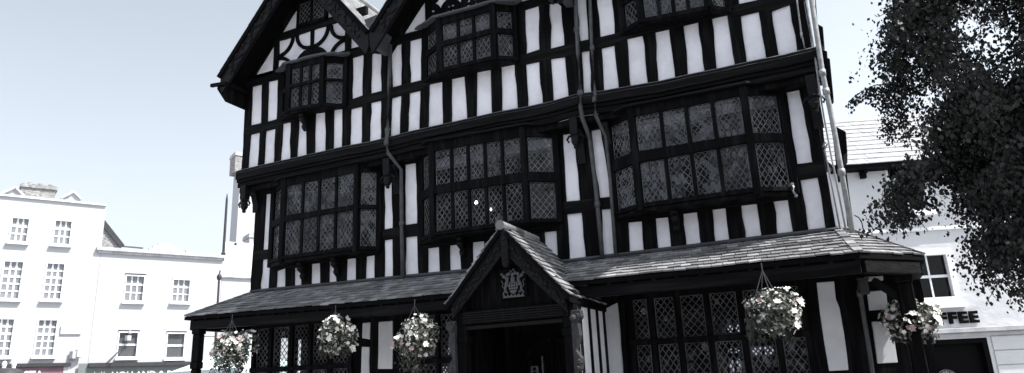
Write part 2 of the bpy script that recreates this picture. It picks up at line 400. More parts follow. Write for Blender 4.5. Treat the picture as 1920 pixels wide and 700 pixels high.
# oriel definitions: window left, front left, front right, window right (x), projection
OR2 = [(-10.06, -9.69, -8.81, -8.42, .25), (-6.53, -6.07, -4.94, -4.61, .25), (-2.61, -2.24, -1.15, -0.86, .25)]
OR1 = [(-10.41, -9.89, -8.09, -7.75, .27), (-6.80, -6.38, -4.54, -4.06, .32), (-3.10, -2.61, -0.83, -0.32, .30)]
wall_holes('wall', XL2, XR2, 5.95, 8.45, [(o_[0] + .06, o_[3] - .06, 7.32, 8.2) for o_ in OR2], Y2 + REC, Y2 + .22, M['plaster'], H)
def studs_between(row, zt, zb, left=None, right=None, skip=(), Y=Y2):
    for i in range(len(row) - 1):
        if i in skip: continue
        a, b = row[i], row[i + 1]
        pts = [at(*a[1], Y), at(*b[0], Y), at(*b[3], Y), at(*a[2], Y)]
        up = V((0, 0, .05)); ptsx = [pts[0] + up, pts[1] + up, pts[2] - up, pts[3] - up]
        timber(ptsx, 'stud', material=M['timber'])
studs_between(L, 0, 0)
studs_between(U, 0, 0, skip=(1, 5, 9))
def edge_post(a, b, x, Y, name='corner_post', side=1, zt=None, zb=None):
    p = at(*a, Y); q = at(*b, Y)
    t = V((x, Y, (zt if zt else p.z + .05))); u = V((x, Y, (zb if zb else q.z - .05)))
    timber([t, V((p.x, Y, t.z)), V((q.x, Y, u.z)), u], name)
# ends of the rows
edge_post(U[0][0], U[0][3], XL2, Y2 - .004, zt=8.3, zb=7.06); edge_post(L[0][0], L[0][3], XL2, Y2 - .004, zb=6.1, zt=7.06)
edge_post(U[-1][1], U[-1][2], XR2, Y2, zt=8.3, zb=7.2); edge_post(L[-1][1], L[-1][2], XR2, Y2, zb=6.1, zt=7.3)
def jamb(x0, x1, z0, z1, Y, name='jamb'): timber([V((x0, Y, z1)), V((x1, Y, z1)), V((x1, Y, z0)), V((x0, Y, z0))], name)
for k, (ia, ib) in enumerate(((1, 2), (5, 6), (9, 10))):
    a = U[ia]; b = U[ib]; o_ = OR2[k]
    p, q = at(*a[1], Y2), at(*a[2], Y2); timber([p + V((0, 0, .05)), V((o_[0] + .09, Y2, p.z + .05)), V((o_[0] + .09, Y2, q.z - .05)), q - V((0, 0, .05))], 'jamb')
    p, q = at(*b[0], Y2), at(*b[3], Y2); timber([V((o_[3] - .09, Y2, p.z + .05)), p + V((0, 0, .05)), q - V((0, 0, .05)), V((o_[3] - .09, Y2, q.z - .05))], 'jamb')
# middle rail of the second floor: lower edge follows L tops, upper edge follows U bottoms
def rail(top, bot, Y, name='rail', amp=0.006):
    timber(top + bot[::-1], name, material=M['beam'], amp=amp)
def railpts(row, idx, lo, hi, Y, x0, x1):
    pts = []
    for i in idx:
        pts += [at(*row[i][lo], Y), at(*row[i][hi], Y)]
    pts = [V((x0, Y, pts[0].z))] + pts + [V((x1, Y, pts[-1].z))]
    return pts
rail(railpts(U, range(12), 3, 2, Y2 - .006, XL2, XR2), railpts(L, range(24), 0, 1, Y2 - .006, XL2, XR2), Y2)
# wall plate below the gables
tp = railpts(U, range(12), 0, 1, Y2 - .008, XL2 - .02, XR2 + .02)
rail([V((p.x, p.y, p.z + .17)) for p in tp], tp, Y2, 'wall_plate')
# bressumer of the second floor (moulded, three steps) follows the feet of the panels
bt = railpts(L, range(24), 3, 2, Y2, XL2 - .05, XR2 + .06)
def strip_beam(top, dz0, dz1, y0, y1, name, mt):
    mb = MB()
    n = len(top)
    vs = []
    for p in top: vs += [V((p.x, y0, p.z + dz0)), V((p.x, y0, p.z + dz1)), V((p.x, y1, p.z + dz1)), V((p.x, y1, p.z + dz0))]
    fs = []
    for i in range(n - 1):
        for j in range(4): fs.append((i * 4 + j, i * 4 + (j + 1) % 4, (i + 1) * 4 + (j + 1) % 4, (i + 1) * 4 + j))
    fs += [(0, 1, 2, 3), tuple((n - 1) * 4 + k for k in (3, 2, 1, 0))]
    mb.add(vs, fs); return mb.build(name, mt, H, bevel=.008)
bts = []
for i in range(25):
    x = XL2 - .05 + (XR2 + .06 - XL2 + .05) * i / 24
    j = max(k for k in range(len(bt)) if bt[k].x <= x + 1e-6); j = min(j, len(bt) - 2)
    t = (x - bt[j].x) / max(1e-6, bt[j + 1].x - bt[j].x); bts.append(V((x, 0, bt[j].z + (bt[j + 1].z - bt[j].z) * t + random.gauss(0, .006))))
strip_beam(bts, .0, -.19, Y2 - .10, Y2 + .2, 'bressumer', M['beam'])
mb = MB()
for i in range(24):
    p, q_ = bts[i], bts[i + 1]; mb.prism([V((p.x, Y2 - .104, p.z - .05)), V((p.x, Y2 - .04, p.z + .035)), V((p.x, Y2 - .03, p.z - .03))], q_ - p)
mb.build('bressumer_lit_ledge', M['ledge_lit'], H)  # added ledge, coloured paler than the beam to give a sunlit line
strip_beam(bts, -.193, -.25, Y2 - .065, Y2 + .2, 'bressumer_moulding', M['beam'])
strip_beam(bts, -.253, -.35, Y2 - .03, Y2 + .2, 'bressumer_moulding', M['beam'])
strip_beam(bts, -.353, -.46, Y2 + .03, Y1 + .1, 'bressumer_moulding', M['timber'])
# ---- first floor
X1L, X1R = -10.92, 0.14
FU = panels("""
498 364 509.7 362.7 506.4 467.4 491.7 468.7
719.7 348 733.8 337 735.7 427.4 719.7 430.6
758.5 308.6 779 305 781.6 419 759.3 422
1054.8 252 1074.6 249.5 1087.6 375.6 1061.5 378
1107.5 244.8 1126 241 1144.6 369 1124.5 371
1475 172.5 1499 167.5 1524 304 1495 307.5
""")
FL_ = panels("""
491 486.7 505.3 485.4 502.8 549 486.6 551
518.3 508 533.9 502.5 534 546 516 548
550.6 502.5 563 502 565 543 550.6 545.5
583.3 495 598.9 493 599.6 541 582.5 543.5
616.5 491.3 629 490 631.6 536 616 538
649.8 485.7 666.5 484 666.9 532.5 648.3 535
686 481 702 478.3 702 527 684.7 530
719.7 450.4 735.4 448 736 523 719.7 526
760 444.7 781.6 442.5 784.7 519.5 760 521
801.4 465.5 822.4 463 824.3 514 801.4 517
842.2 460.4 861 458 864.8 510 843.2 512
885.2 454.2 907.3 452 909 504 886 506
928 449 950 446.5 952 498 929 500
973 442.5 997 439.5 1000 492 975 495
1020 435 1043 432.6 1046 488 1022 490
1062.4 401.4 1090 398.4 1098.4 489 1067.5 491
1127.5 392.4 1148 391 1151 483.5 1132 485
1177.7 417 1203.5 414.6 1207 476 1180.3 479
1229 409.4 1252.3 407 1258.5 470 1234.3 473.5
1281 400.7 1306.3 397.6 1315 465 1286.8 467.5
1335.7 393 1360.3 390 1368 457 1342.3 460.5
1389.7 385.3 1418.5 382 1428.2 449.5 1398 454
1449.3 377.6 1477 374.5 1488 443 1458 447.5
1501 337.5 1532.5 332.5 1549.6 434 1517 439
""")
wall_holes('wall', X1L, X1R, 3.3, 5.95, [(o_[0] + .07, o_[3] - .07, 4.36, 5.62) for o_ in OR1], Y1 + REC, Y1 + .2, M['plaster'], H)
studs_between(FL_, 0, 0, Y=Y1)
studs_between(FU, 0, 0, Y=Y1, skip=(0, 2, 4))
edge_post(FU[0][0], FU[0][3], X1L, Y1 - .004, zt=5.95, zb=4.45); edge_post(FL_[0][0], FL_[0][3], X1L, Y1 - .004, zb=3.4, zt=4.5)
edge_post(FU[-1][1], FU[-1][2], X1R, Y1 - .004, zt=5.95, zb=4.45); edge_post(FL_[-1][1], FL_[-1][2], X1R, Y1 - .004, zb=3.4, zt=4.5)
for k, (ia, ib) in enumerate(((0, 1), (2, 3), (4, 5))):
    a = FU[ia]; b = FU[ib]; o_ = OR1[k]
    p, q = at(*a[1], Y1), at(*a[2], Y1); timber([p + V((0, 0, .05)), V((o_[0] + .09, Y1, p.z + .05)), V((o_[0] + .09, Y1, q.z - .05)), q - V((0, 0, .05))], 'jamb')
    p, q = at(*b[0], Y1), at(*b[3], Y1); timber([V((o_[3] - .09, Y1, p.z + .05)), p + V((0, 0, .05)), q - V((0, 0, .05)), V((o_[3] - .09, Y1, q.z - .05))], 'jamb')
def pr(row, i, c): return at(*row[i][c], Y1 - .006)
def short_rail(fu, fl, x0, x1):
    tops = []; bots = []
    for i in fu: tops += [pr(FU, i, 3), pr(FU, i, 2)]
    for i in fl: bots += [pr(FL_, i, 0), pr(FL_, i, 1)]
    tops = [V((x0, Y1 - .006, tops[0].z))] + tops + [V((x1, Y1 - .006, tops[-1].z))]; bots = [V((x0, Y1 - .006, bots[0].z))] + bots + [V((x1, Y1 - .006, bots[-1].z))]
    timber(tops + bots[::-1], 'rail', material=M['beam'])
short_rail([0], [0], X1L, OR1[0][0] + .08); short_rail([1, 2], [7, 8], OR1[0][3] - .08, OR1[1][0] + .08)
short_rail([3, 4], [15, 16], OR1[1][3] - .08, OR1[2][0] + .08); short_rail([5], [23], OR1[2][3] - .08, X1R)
# sill plates just under the oriels (black wood between oriel and the short panels)
for (ia, ib), o_ in zip(((1, 6), (9, 14), (17, 22)), OR1):
    tops = []
    for i in range(ia, ib + 1): tops += [pr(FL_, i, 0), pr(FL_, i, 1)]
    tops = [V((o_[0] + .02, Y1 - .006, tops[0].z))] + tops + [V((o_[3] - .02, Y1 - .006, tops[-1].z))]
    timber([V((p.x, p.y, max(p.z + .04, 4.36))) for p in tops] + tops[::-1], 'sill_plate', material=M['beam'])
tops = []
for i in range(6): tops += [pr(FU, i, 0), pr(FU, i, 1)]
tops = [V((X1L, Y1 - .006, tops[0].z))] + tops + [V((X1R, Y1 - .006, tops[-1].z))]
timber([V((p.x, p.y, 5.98)) for p in tops] + tops[::-1], 'head_beam', material=M['beam'])
# interior shells: floors, ceilings and rear walls, room shade put into their near-black colour
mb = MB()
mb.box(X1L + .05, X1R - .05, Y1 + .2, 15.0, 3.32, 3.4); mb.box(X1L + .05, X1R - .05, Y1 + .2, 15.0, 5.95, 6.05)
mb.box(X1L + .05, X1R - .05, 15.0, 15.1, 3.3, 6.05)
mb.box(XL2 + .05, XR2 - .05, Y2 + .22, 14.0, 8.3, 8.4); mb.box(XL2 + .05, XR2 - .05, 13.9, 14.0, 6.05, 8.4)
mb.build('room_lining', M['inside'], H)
# outer side and rear walls
mb = MB(); mb.box(XL2, XL2 + .2, Y2 + .225, YR, 5.9, 8.45); mb.box(X1L, X1L + .2, Y1 + .205, YR, 3.3, 5.9); mb.build('side_wall', M['plaster'], H)
mb = MB(); mb.box(XR2 - .2, XR2, Y2 + .225, YR, 5.9, 8.45); mb.box(X1R - .2, X1R, Y1 + .205, YR, 3.3, 5.9); mb.build('side_wall', M['timber'], H)
wall_holes('rear_wall', X1L, X1R, 3.2, 8.45, [], YR, YR + .2, M['plaster'], H)
# ---- oriel windows
def oriel(Yw, geo, lv, nfront, wavy=False, brackets=(), extra_top=0.12, dark=.2):
    wl, fl, fr, wr, p = geo
    def Z(key, x):
        zl, zr = lv[key]; return zl + (zr - zl) * (x - fl) / (fr - fl)
    plan = [(wl, Yw), (fl, Yw - p), (fr, Yw - p), (wr, Yw)]
    root = MB()   # frame of posts, mullions and bands
    for (x, y) in plan:
        w_ = .055
        root.hexa([(x - w_, y - w_, Z('sill', x) + .02), (x + w_, y - w_, Z('sill', x) + .02), (x + w_, y + w_, Z('sill', x) + .02), (x - w_, y + w_, Z('sill', x) + .02)],
                  [(x - w_, y - w_, Z('top', x)), (x + w_, y - w_, Z('top', x)), (x + w_, y + w_, Z('top', x)), (x - w_, y + w_, Z('top', x))])
    lights = []
    for s_ in range(3):
        a, b = V((*plan[s_], 0)), V((*plan[s_ + 1], 0)); d = (b - a).normalized(); inn = V((-d.y, d.x, 0))
        if inn.y < 0: inn = -inn
        def band(k0, k1, out_, in_, dz0=0, dz1=0):
            a0, b0 = a - inn * out_, b - inn * out_; a1, b1 = a + inn * in_, b + inn * in_
            root.hexa([(a0.x, a0.y, Z(k0, a.x) + dz0), (b0.x, b0.y, Z(k0, b.x) + dz0), (b1.x, b1.y, Z(k0, b.x) + dz0), (a1.x, a1.y, Z(k0, a.x) + dz0)],
                      [(a0.x, a0.y, Z(k1, a.x) + dz1), (b0.x, b0.y, Z(k1, b.x) + dz1), (b1.x, b1.y, Z(k1, b.x) + dz1), (a1.x, a1.y, Z(k1, a.x) + dz1)])
        band('gbot', 'gbot', .05, .08, -.07, 0); band('sill', 'gbot', .025, .08, 0, -.075)
        band('tlo', 'thi', .045, .06); band('gtop', 'top', .03, .08)
        n = nfront if s_ == 1 else 1
        L_ = (b - a).length; e = .075
        for k in range(n):
            u0 = e + (L_ - 2 * e) * k / n; u1 = e + (L_ - 2 * e) * (k + 1) / n; g_ = .035
            if k: 
                c = a + d * u0
                root.hexa([c - d * .03 - inn * .03, c + d * .03 - inn * .03, c + d * .03 + inn * .05, c - d * .03 + inn * .05], [V((q.x, q.y, 0)) for q in (c - d * .03 - inn * .03, c + d * .03 - inn * .03, c + d * .03 + inn * .05, c - d * .03 + inn * .05)])
                for q in root.v[-8:-4]: q.z = Z('gbot', c.x) - .02
                for q in root.v[-4:]: q.z = Z('gtop', c.x) + .02
            p0 = a + d * (u0 + (g_ if k else 0)) + inn * .02; p1 = a + d * (u1 - (g_ if k < n - 1 else 0)) + inn * .02
            for k0, k1 in (('gbot', 'tlo'), ('thi', 'gtop')):
                lights.append(((p0.x, p0.y, Z(k0, p0.x)), (p1.x, p1.y, Z(k0, p1.x)), (p1.x, p1.y, Z(k1, p1.x)), (p0.x, p0.y, Z(k1, p0.x))))
    fo = root.build('oriel_window', M['timber'], H, bevel=.006)
    # lintel drip mouldings on the transom ends, floor and lid
    fl_ = MB(); 
    pl = [V((x, y, Z('sill', x))) for x, y in plan]
    fl_.prism([q + V((0, .06 if i in (1, 2) else .0, .0)) for i, q in enumerate(pl)], (0, 0, .05)); fl_.build('oriel_floor', M['timber'], fo)
    cap = MB()
    N = 18; ov = .10
    path = []
    for i in range(N + 1):
        t = i / N * 3; s_ = min(2, int(t)); f = t - s_
        x = plan[s_][0] + (plan[s_ + 1][0] - plan[s_][0]) * f; y = plan[s_][1] + (plan[s_ + 1][1] - plan[s_][1]) * f
        path.append((x, y))
    x_mid = (wl + wr) / 2
    vs = []; fs = []
    for i, (x, y) in enumerate(path):
        nx_ = (x - x_mid) * (.2 if wavy else .08); dz = (random.gauss(0, .008) if wavy else 0)
        z = Z('top', x) + dz
        vs += [V((x + nx_, y - ov, z - .005)), V((x + nx_, y - ov, z + .035)), V((x, Yw + .02, z + extra_top + .035)), V((x, Yw + .02, z - .005))]
    for i in range(N):
        for j in range(4): fs.append((i * 4 + j, i * 4 + (j + 1) % 4, (i + 1) * 4 + (j + 1) % 4, (i + 1) * 4 + j))
    fs += [(0, 1, 2, 3), tuple(N * 4 + k for k in (3, 2, 1, 0))]
    cap.add(vs, fs); cap.build('oriel_roof', M['leadsheet'] if wavy else M['beam'], fo, bevel=.004)
    for q in lights: leaded_light(fo, *q, dark=min(.6, max(.04, random.gauss(dark, .09))))
    for x in brackets:
        console(x, Yw, Z('sill', x), fo)
    return fo
def console(x, Yw, ztop, parent, h=.34, d=.2, w=.1):
    """carved scroll bracket: a profile in the y-z plane, extruded across"""
    prof = [(0, 0), (-d, 0), (-d * .98, -.05), (-d * .7, -.085), (-d * .82, -.13), (-d * .62, -.18), (-d * .35, -.2), (-d * .5, -.25), (-d * .38, -.3), (-d * .12, -h), (0, -h)]
    mb = MB(); mb.prism([V((x - w / 2, Yw + a, ztop + b)) for a, b in prof], (w, 0, 0))
    mb.ball((x, Yw - d * .72, ztop - .12), .062, (1.15, .9, 1)); mb.ball((x, Yw - d * .36, ztop - .27), .05, (1.15, .9, 1))
    return mb.build('bracket', M['carved'], parent, bevel=.006)
def zpx(pl, pr_, Y): return (at(*pl, Y).z, at(*pr_, Y).z)
def levels(Yf, geo, d):
    """pixel rows measured on the front plane at two x positions -> heights at the front corners"""
    out = {}
    for k, (a, b) in d.items():
        p, q = at(*a, Yf), at(*b, Yf); s_ = (q.z - p.z) / (q.x - p.x)
        out[k] = (p.z + s_ * (geo[1] - p.x), p.z + s_ * (geo[2] - p.x))
    return out
lv = levels(Y2 - .25, OR2[0], dict(sill=((540, 215), (604, 200)), gbot=((546.7, 203.6), (606, 193.7)), tlo=((546.7, 166), (606, 152)), thi=((549, 159.5), (609, 147)), gtop=((549, 129.7), (609, 117)), top=((545, 121), (617, 103))))
oriel(Y2, OR2[0], lv, 3, True, (at(575, 225, Y2).x,), dark=.3)
lv2 = levels(Y2 - .25, OR2[1], dict(sill=((826, 138), (928, 116)), gbot=((829.7, 129.6), (923, 107)), tlo=((829.7, 89), (923, 64.3)), thi=((828.8, 80), (923, 54.6)), gtop=((828.8, 48), (923, 21.4)), top=((820, 36), (921, 9))))
oriel(Y2, OR2[1], lv2, 3, True, dark=.3)
lv3 = dict(lv2)
a_ = levels(Y2 - .25, OR2[2], dict(sill=((1203, 46), (1329, 17)), gbot=((1202.6, 37.7), (1316, 14.6))))
lv3 = {k: tuple(z - lv2['gbot'][0] + a_['gbot'][0] for z in (lv2[k][0], lv2[k][0] - .04)) for k in lv2}; lv3['sill'] = a_['sill']; lv3['gbot'] = a_['gbot']
oriel(Y2, OR2[2], lv3, 4, True)
lv = levels(Y1 - .27, OR1[0], dict(sill=((528, 495), (667.6, 474.6)), gbot=((535, 480), (661, 463.5)), tlo=((535, 417), (661, 394)), thi=((535.7, 405), (661, 385.5)), gtop=((535.7, 350), (661, 325)), top=((535, 336), (661, 309))))
oriel(Y1, OR1[0], lv, 4, False, (at(571, 520, Y1).x, at(634, 515, Y1).x), .05)
lv = levels(Y1 - .32, OR1[1], dict(sill=((814, 448.6), (990, 421)), gbot=((825, 434.5), (985, 411.5)), tlo=((825, 364), (985, 341)), thi=((822, 347.7), (980, 323.7)), gtop=((822, 283), (980, 257)), top=((822, 265), (980, 238))))
oriel(Y1, OR1[1], lv, 5, False, (at(870, 470, Y1).x,), .05, dark=.4)
lv = levels(Y1 - .30, OR1[2], dict(sill=((1193, 400), (1420, 368.7)), gbot=((1207, 381.7), (1405, 353.9)), tlo=((1207, 304.5), (1405, 268.4)), thi=((1197, 285), (1397, 252.5)), gtop=((1197, 218), (1397, 179)), top=((1197, 200), (1397, 161))))
oriel(Y1, OR1[2], lv, 4, False, (at(1270, 425, Y1).x,), .05, dark=.16)
# curtains behind some first floor lights
for x0, x1 in ((-2.6, -1.95), (-9.85, -8.6), (-1.55, -.8)):
    mb = MB(); n = 26; vs = []
    for i in range(n + 1):
        x = x0 + (x1 - x0) * i / n; y = Y1 + .12 + .025 * math.sin(i * 1.9) + random.uniform(-.008, .008)
        vs += [V((x, y, 4.3)), V((x, y, 5.75))]
    mb.add(vs, [(2 * i, 2 * i + 2, 2 * i + 3, 2 * i + 1) for i in range(n)]); mb.build('curtain', M['curtain'], H, smooth=True)
# lit ceiling lamps in the first floor room
for i, (px, py, YY, lab) in enumerate(((893, 380, 12.6, 'left one of two small lit lamps glowing behind the leaded middle window'), (919, 393, 12.6, 'right and lower of two small lit lamps glowing behind the leaded middle window'))):
    c = at(px, py, YY); e = empty('pendant_lamp', (c.x, c.y, c.z), lab, 'lamp', 'lamps lit inside the house')
    mb = MB(); mb.ball(c, .036, nu=10, nv=6); mb.build('bulb', M['bulb'], e, smooth=True)
    mb = MB(); mb.tube([c + V((0, 0, .04)), V((c.x, c.y, 5.95))], .006, 5); mb.build('flex', M['black'], e)
# ---- gables
AP = [(-9.36, 10.70), (-5.50, 10.72), (-1.65, 10.74)]
HW = 1.93; ZV = 8.33
def bar(mb, a, b, w_, depth=.09, Y=Y2):
    a = V((a[0], Y, a[1])); b = V((b[0], Y, b[1])); d = (b - a).normalized(); s_ = V((-d.z, 0, d.x)) * w_ / 2
    mb.prism(wob([a + s_, b + s_, b - s_, a - s_], .005), (0, depth, 0))
def arc(mb, c, r, a0, a1, w_, Y, depth=.09, n=9):
    pts = []
    for i in range(n + 1):
        t = math.radians(a0 + (a1 - a0) * i / n); pts.append(V((c[0] + (r + w_ / 2) * math.cos(t), Y, c[1] + (r + w_ / 2) * math.sin(t))))
    for i in range(n, -1, -1):
        t = math.radians(a0 + (a1 - a0) * i / n); pts.append(V((c[0] + (r - w_ / 2) * math.cos(t), Y, c[1] + (r - w_ / 2) * math.sin(t))))
    k = n + 1
    for i in range(n): mb.prism([pts[i], pts[i + 1], pts[2 * k - 2 - i], pts[2 * k - 1 - i]], (0, depth, 0))
XL_P, XC_P, XR_P = at(518, 90, Y2).x, at(585, 60, Y2).x, at(652, 60, Y2).x
for gi, (ax, az) in enumerate(AP):
    dx = ax - AP[0][0]
    zb = 8.28
    mb = MB(); mb.prism([V((ax - HW - .05, Y2 + REC, zb)), V((ax + HW + .05, Y2 + REC, zb)), V((ax + .02, Y2 + REC, az - .2)), V((ax - .02, Y2 + REC, az - .2))], (0, .2, 0)); mb.build('gable_wall', M['plaster'], H)
    xl, xc, xr = XL_P + dx, XC_P + dx, XR_P + dx
    zc = at(585, 50, Y2).z   # collar
    slope = (az - ZV) / HW
    def roof_z(x): return az - .25 - slope * abs(x - ax)
    for x in (xl, xr): mb = MB(); bar(mb, (x, zb), (x, roof_z(x) + .1), .14); mb.build('gable_post', M['timber'], H)
    mb = MB(); bar(mb, (xl - .45, zc - .03), (xr + .45, zc + .03), .17, Y=Y2 - .004); mb.build('collar', M['beam'], H)
    mb = MB(); bar(mb, (xc, zb), (xc, zc), .085)
    mid = (zb + zc) / 2
    cells = ((xl + .07, xc - .04), (xc + .04, xr - .07))
    if gi == 0:
        for (c0, c1) in cells:
            hw = (c1 - c0) / 2; z0, z1 = zb + .02, zc - .1; hh = (z1 - z0) / 2; r = min(hw, hh) * .98
            for (cx, cz, a0) in ((c0, z0, 0), (c1, z0, 90), (c1, z1, 180), (c0, z1, 270)): arc(mb, (cx, cz), r - .02, a0, a0 + 90, .075, Y2 - .003)
        mb.prism([V((xc + .3 * math.cos(t), Y2 - .005, zb + .16 + .23 * math.sin(t))) for t in [math.pi * k / 10 for k in range(11)]], (0, .09, 0))
        mb.box(xc - .3, xc + .3, Y2 - .005, Y2 + .085, zb, zb + .16)
    else:
        for (c0, c1) in cells:
            cm = (c0 + c1) / 2; q = (c1 - c0) / 4; z0, z1 = zb, zc - .08; qz = (z1 - z0) / 4
            for ix in range(2):
                for iz in range(2):
                    x0 = c0 + ix * 2 * q; z0_ = z0 + iz * 2 * qz
                    for (cx, cz, a0) in ((x0, z0_, 0), (x0 + 2 * q, z0_, 90), (x0 + 2 * q, z0_ + 2 * qz, 180), (x0, z0_ + 2 * qz, 270)): arc(mb, (cx, cz), q * .72, a0, a0 + 90, .13, Y2 - .003, n=6)
            bar(mb, (cm, z0), (cm, z1), .05); bar(mb, (c0, (z0 + z1) / 2), (c1, (z0 + z1) / 2), .05, Y=Y2 - .0015)
    mb.build('ornamental_bracing', M['timber'], H)
    # principal rafters on the gable face
    mb = MB()
    for sg in (-1, 1): bar(mb, (ax + sg * (HW - .0), ZV - .2), (ax + sg * .05, az - .27), .22, Y=Y2 - .006)
    mb.build('rafter', M['timber'], H)
    # small attic window
    w0, w1 = xc - .34, xc + .34; z0, z1 = zc + .12, zc + .62
    wf = MB()
    for (a, b) in ((w0 - .06, w0), (xc - .03, xc + .03), (w1, w1 + .06)): wf.box(a, b, Y2 - .05, Y2 + .06, z0 - .06, z1 + .06)
    wf.box(w0 - .06, w1 + .06, Y2 - .056, Y2 + .03, z0 - .07, z0); wf.box(w0 - .06, w1 + .06, Y2 - .056, Y2 + .03, z1, z1 + .07); wf.box(w0, w1, Y2 - .012, Y2 + .03, z0, z1)
    wo = wf.build('gable_window', M['timber'], H)
    leaded_light(wo, (w0, Y2 - .02, z0), (xc - .03, Y2 - .02, z0), (xc - .03, Y2 - .02, z1), (w0, Y2 - .02, z1)); leaded_light(wo, (xc + .03, Y2 - .02, z0), (w1, Y2 - .02, z0), (w1, Y2 - .02, z1), (xc + .03, Y2 - .02, z1))
    # roof slopes: boards and tiles
    roof = MB(); tl_ = MB()
    for sg in (-1, 1):
        e = V((ax + sg * (HW + (.06 if (gi == 0 and sg < 0) or (gi == 2 and sg > 0) else 0)), YB - .04, az - slope * (HW + (.06 if (gi == 0 and sg < 0) or (gi == 2 and sg > 0) else 0)))); t = V((ax, YB - .04, az))
        n_ = V((sg * slope, 0, 1)).normalized()
        e2, t2 = V((e.x, YR + .3, e.z)), V((t.x, YR + .3, t.z))
        roof.hexa([q - n_ * .10 for q in (e, t, t2, e2)], [q - n_ * .005 for q in (e, t, t2, e2)])
        if sg < 0: tiles(tl_, e2, e, t2, t, 22, .19, .009, .003)
        else: tiles(tl_, e, e2, t, t2, 22, .19, .009, .003)
    tl_.tube([V((ax, YB - .06, az + .0)), V((ax, YR + .3, az + .0))], .09, 8)
    ro = roof.build('roof', M['roofdark'], H); tl_.build('roof_tiles', M['rooftile'], ro)
    # barge boards with carved scrolls
    for sg in (-1, 1):
        bb = MB()
        hx = HW - .02
        e = V((ax + sg * hx, YB, az - slope * hx - .06)); t = V((ax, YB, az - .06)); dn = V((0, 0, -.50))
        bb.prism([e, t, t + dn, e + dn * .85 + V((-sg * .06, 0, -.02)), e + dn * .6], (0, .06, 0))
        path = []; path2 = []
        L_ = (t - e).length; d = (t - e).normalized(); pn = V((-d.z, 0, d.x)); pn = pn if pn.z > 0 else -pn
        for k in range(60):
            s_ = .12 + (L_ - .3) * k / 59; path.append(e + d * s_ - pn * (.17 + .065 * math.sin(k * .75)) + V((0, -.012, 0)))
        bb.tube(path, .016, 5)
        for k in range(22):
            s_ = .15 + (L_ - .35) * k / 21
            bb.ball(e + d * s_ - pn * (.17 - .06 * (1 if k % 2 else -1)) + V((0, -.005, 0)), .042 + .014 * random.random(), (1, .5, 1), 7, 4)
        bb.tube([e - pn * .03 + d * .05 + V((0, -.008, 0)), t - pn * .03 + V((0, -.008, 0))], .018, 5); bb.tube([e - pn * .30 + d * .2 + V((0, -.008, 0)), t - pn * .30 - d * .2 + V((0, -.008, 0))], .014, 5)
        bb.build('bargeboard', M['carved'], H)
# eaves foot at the left gable
mb = MB(); e0 = at(409, 160, YB); mb.beam(e0 + V((-.18, -.02, .02)), e0 + V((.25, -.02, -.02)), .06, .07); mb.hexa([(e0.x - .02, YB, e0.z - .09), (XL2 + .02, YB + .02, e0.z - .42), (XL2 + .02, YR, e0.z - .42), (e0.x - .02, YR, e0.z - .09)], [(e0.x - .02, YB, e0.z - .03), (XL2 + .02, YB + .02, e0.z + .1), (XL2 + .02, YR, e0.z + .1), (e0.x - .02, YR, e0.z - .03)])
mb.box(e0.x, e0.x + .28, YB, YR, e0.z - .06, e0.z); mb.build('eaves_foot', M['timber'], H)
# valley gutter boxes between the gables
for dx in (0, 3.86):
    mb = MB(); pts = [at(px, py, YB + .03) + V((dx, 0, 0)) for px, py in ((682, 37), (719, 22), (710, 45), (704, 62), (704, 86), (693, 87), (692, 62))]
    mb.prism(pts, (0, .5, 0)); mb.build('gutter_box', M['leadsheet'], H, bevel=.01)
    c = at(699, 90, YB + .1) + V((dx, 0, 0)); mb = MB(); mb.ball(c - V((0, 0, .05)), .055, (1, 1, 1.5)); mb.ball(c + V((0, 0, .04)), .07, (1, 1, .5)); mb.build('pendant', M['carved'], H, smooth=True)
# pendants and brackets below the jetty
def pendant(px, py, Y, r=.07):
    c = at(px, py, Y); mb = MB(); mb.box(c.x - r, c.x + r, Y - r, Y + r, c.z + .12, c.z + .42); mb.ball(c, r * 1.15, (1, 1, 1.5)); mb.ball(c - V((0, 0, .13)), r * .6); mb.ball(c + V((0, 0, .1)), r * 1.3, (1, 1, .45))
    for sg in (-1, 1): mb.tube([c + V((sg * .03, 0, .06)), c + V((sg * .11, 0, .08)), c + V((sg * .15, 0, .02)), c + V((sg * .12, 0, -.03))], .022, 5)
    mb.build('pendant', M['carved'], H, smooth=False)
pendant(458, 385, Y2 + .0); pendant(727, 338, Y2 + .02); pendant(1079, 262, Y2 + .05); pendant(1527, 192, Y2 + .02)
for px, py in ((481, 372), (745, 335), (1090, 275), (1140, 262), (1530, 205)):
    p = at(px, py, Y1); prof = [(0, .25), (-.2, .25), (-.19, .15), (-.1, .05), (-.03, -.15), (-.02, -.32), (0, -.32)]
    mb = MB(); mb.prism([V((p.x - .07, Y1 - .01 + a, p.z + b)) for a, b in prof], (.14, 0, 0)); mb.build('bracket', M['carved'], H, bevel=.008)
# downpipes
def pipe(pts, r, mt, collars=(), name='downpipe', n=10):
    mb = MB(); mb.tube(pts, r, n)
    for c in collars: mb.tube([V(c) + V((0, 0, .045)), V(c) - V((0, 0, .045))], r * 1.35, n)
    return mb.build(name, mt, H, smooth=True)
Ya, Yb_ = Y2 - .09, Y1 - .07
pl_ = [at(732, 84, Ya), at(729.5, 160, Ya), at(726.5, 245, Ya), at(724.5, 268, Y2 - .17), at(727, 287, Y2 - .12), at(741, 304, Y2 + .05), at(752, 318, Yb_), at(753, 420, Yb_), at(755, 521, Yb_)]
pipe(pl_, .036, M['pipe'], (pl_[2], pl_[3], pl_[7]))
pa = [at(1078, -40, Ya), at(1079, 0, Ya), at(1084, 100, Ya), at(1088, 175, Ya), at(1088.7, 199, Y2 - .17), at(1092, 222, Y2 - .1), at(1101, 246, Y2 + .08), at(1106, 262, Yb_), at(1115.5, 339, Yb_), at(1120, 384, Yb_), at(1129.6, 484, Yb_)]
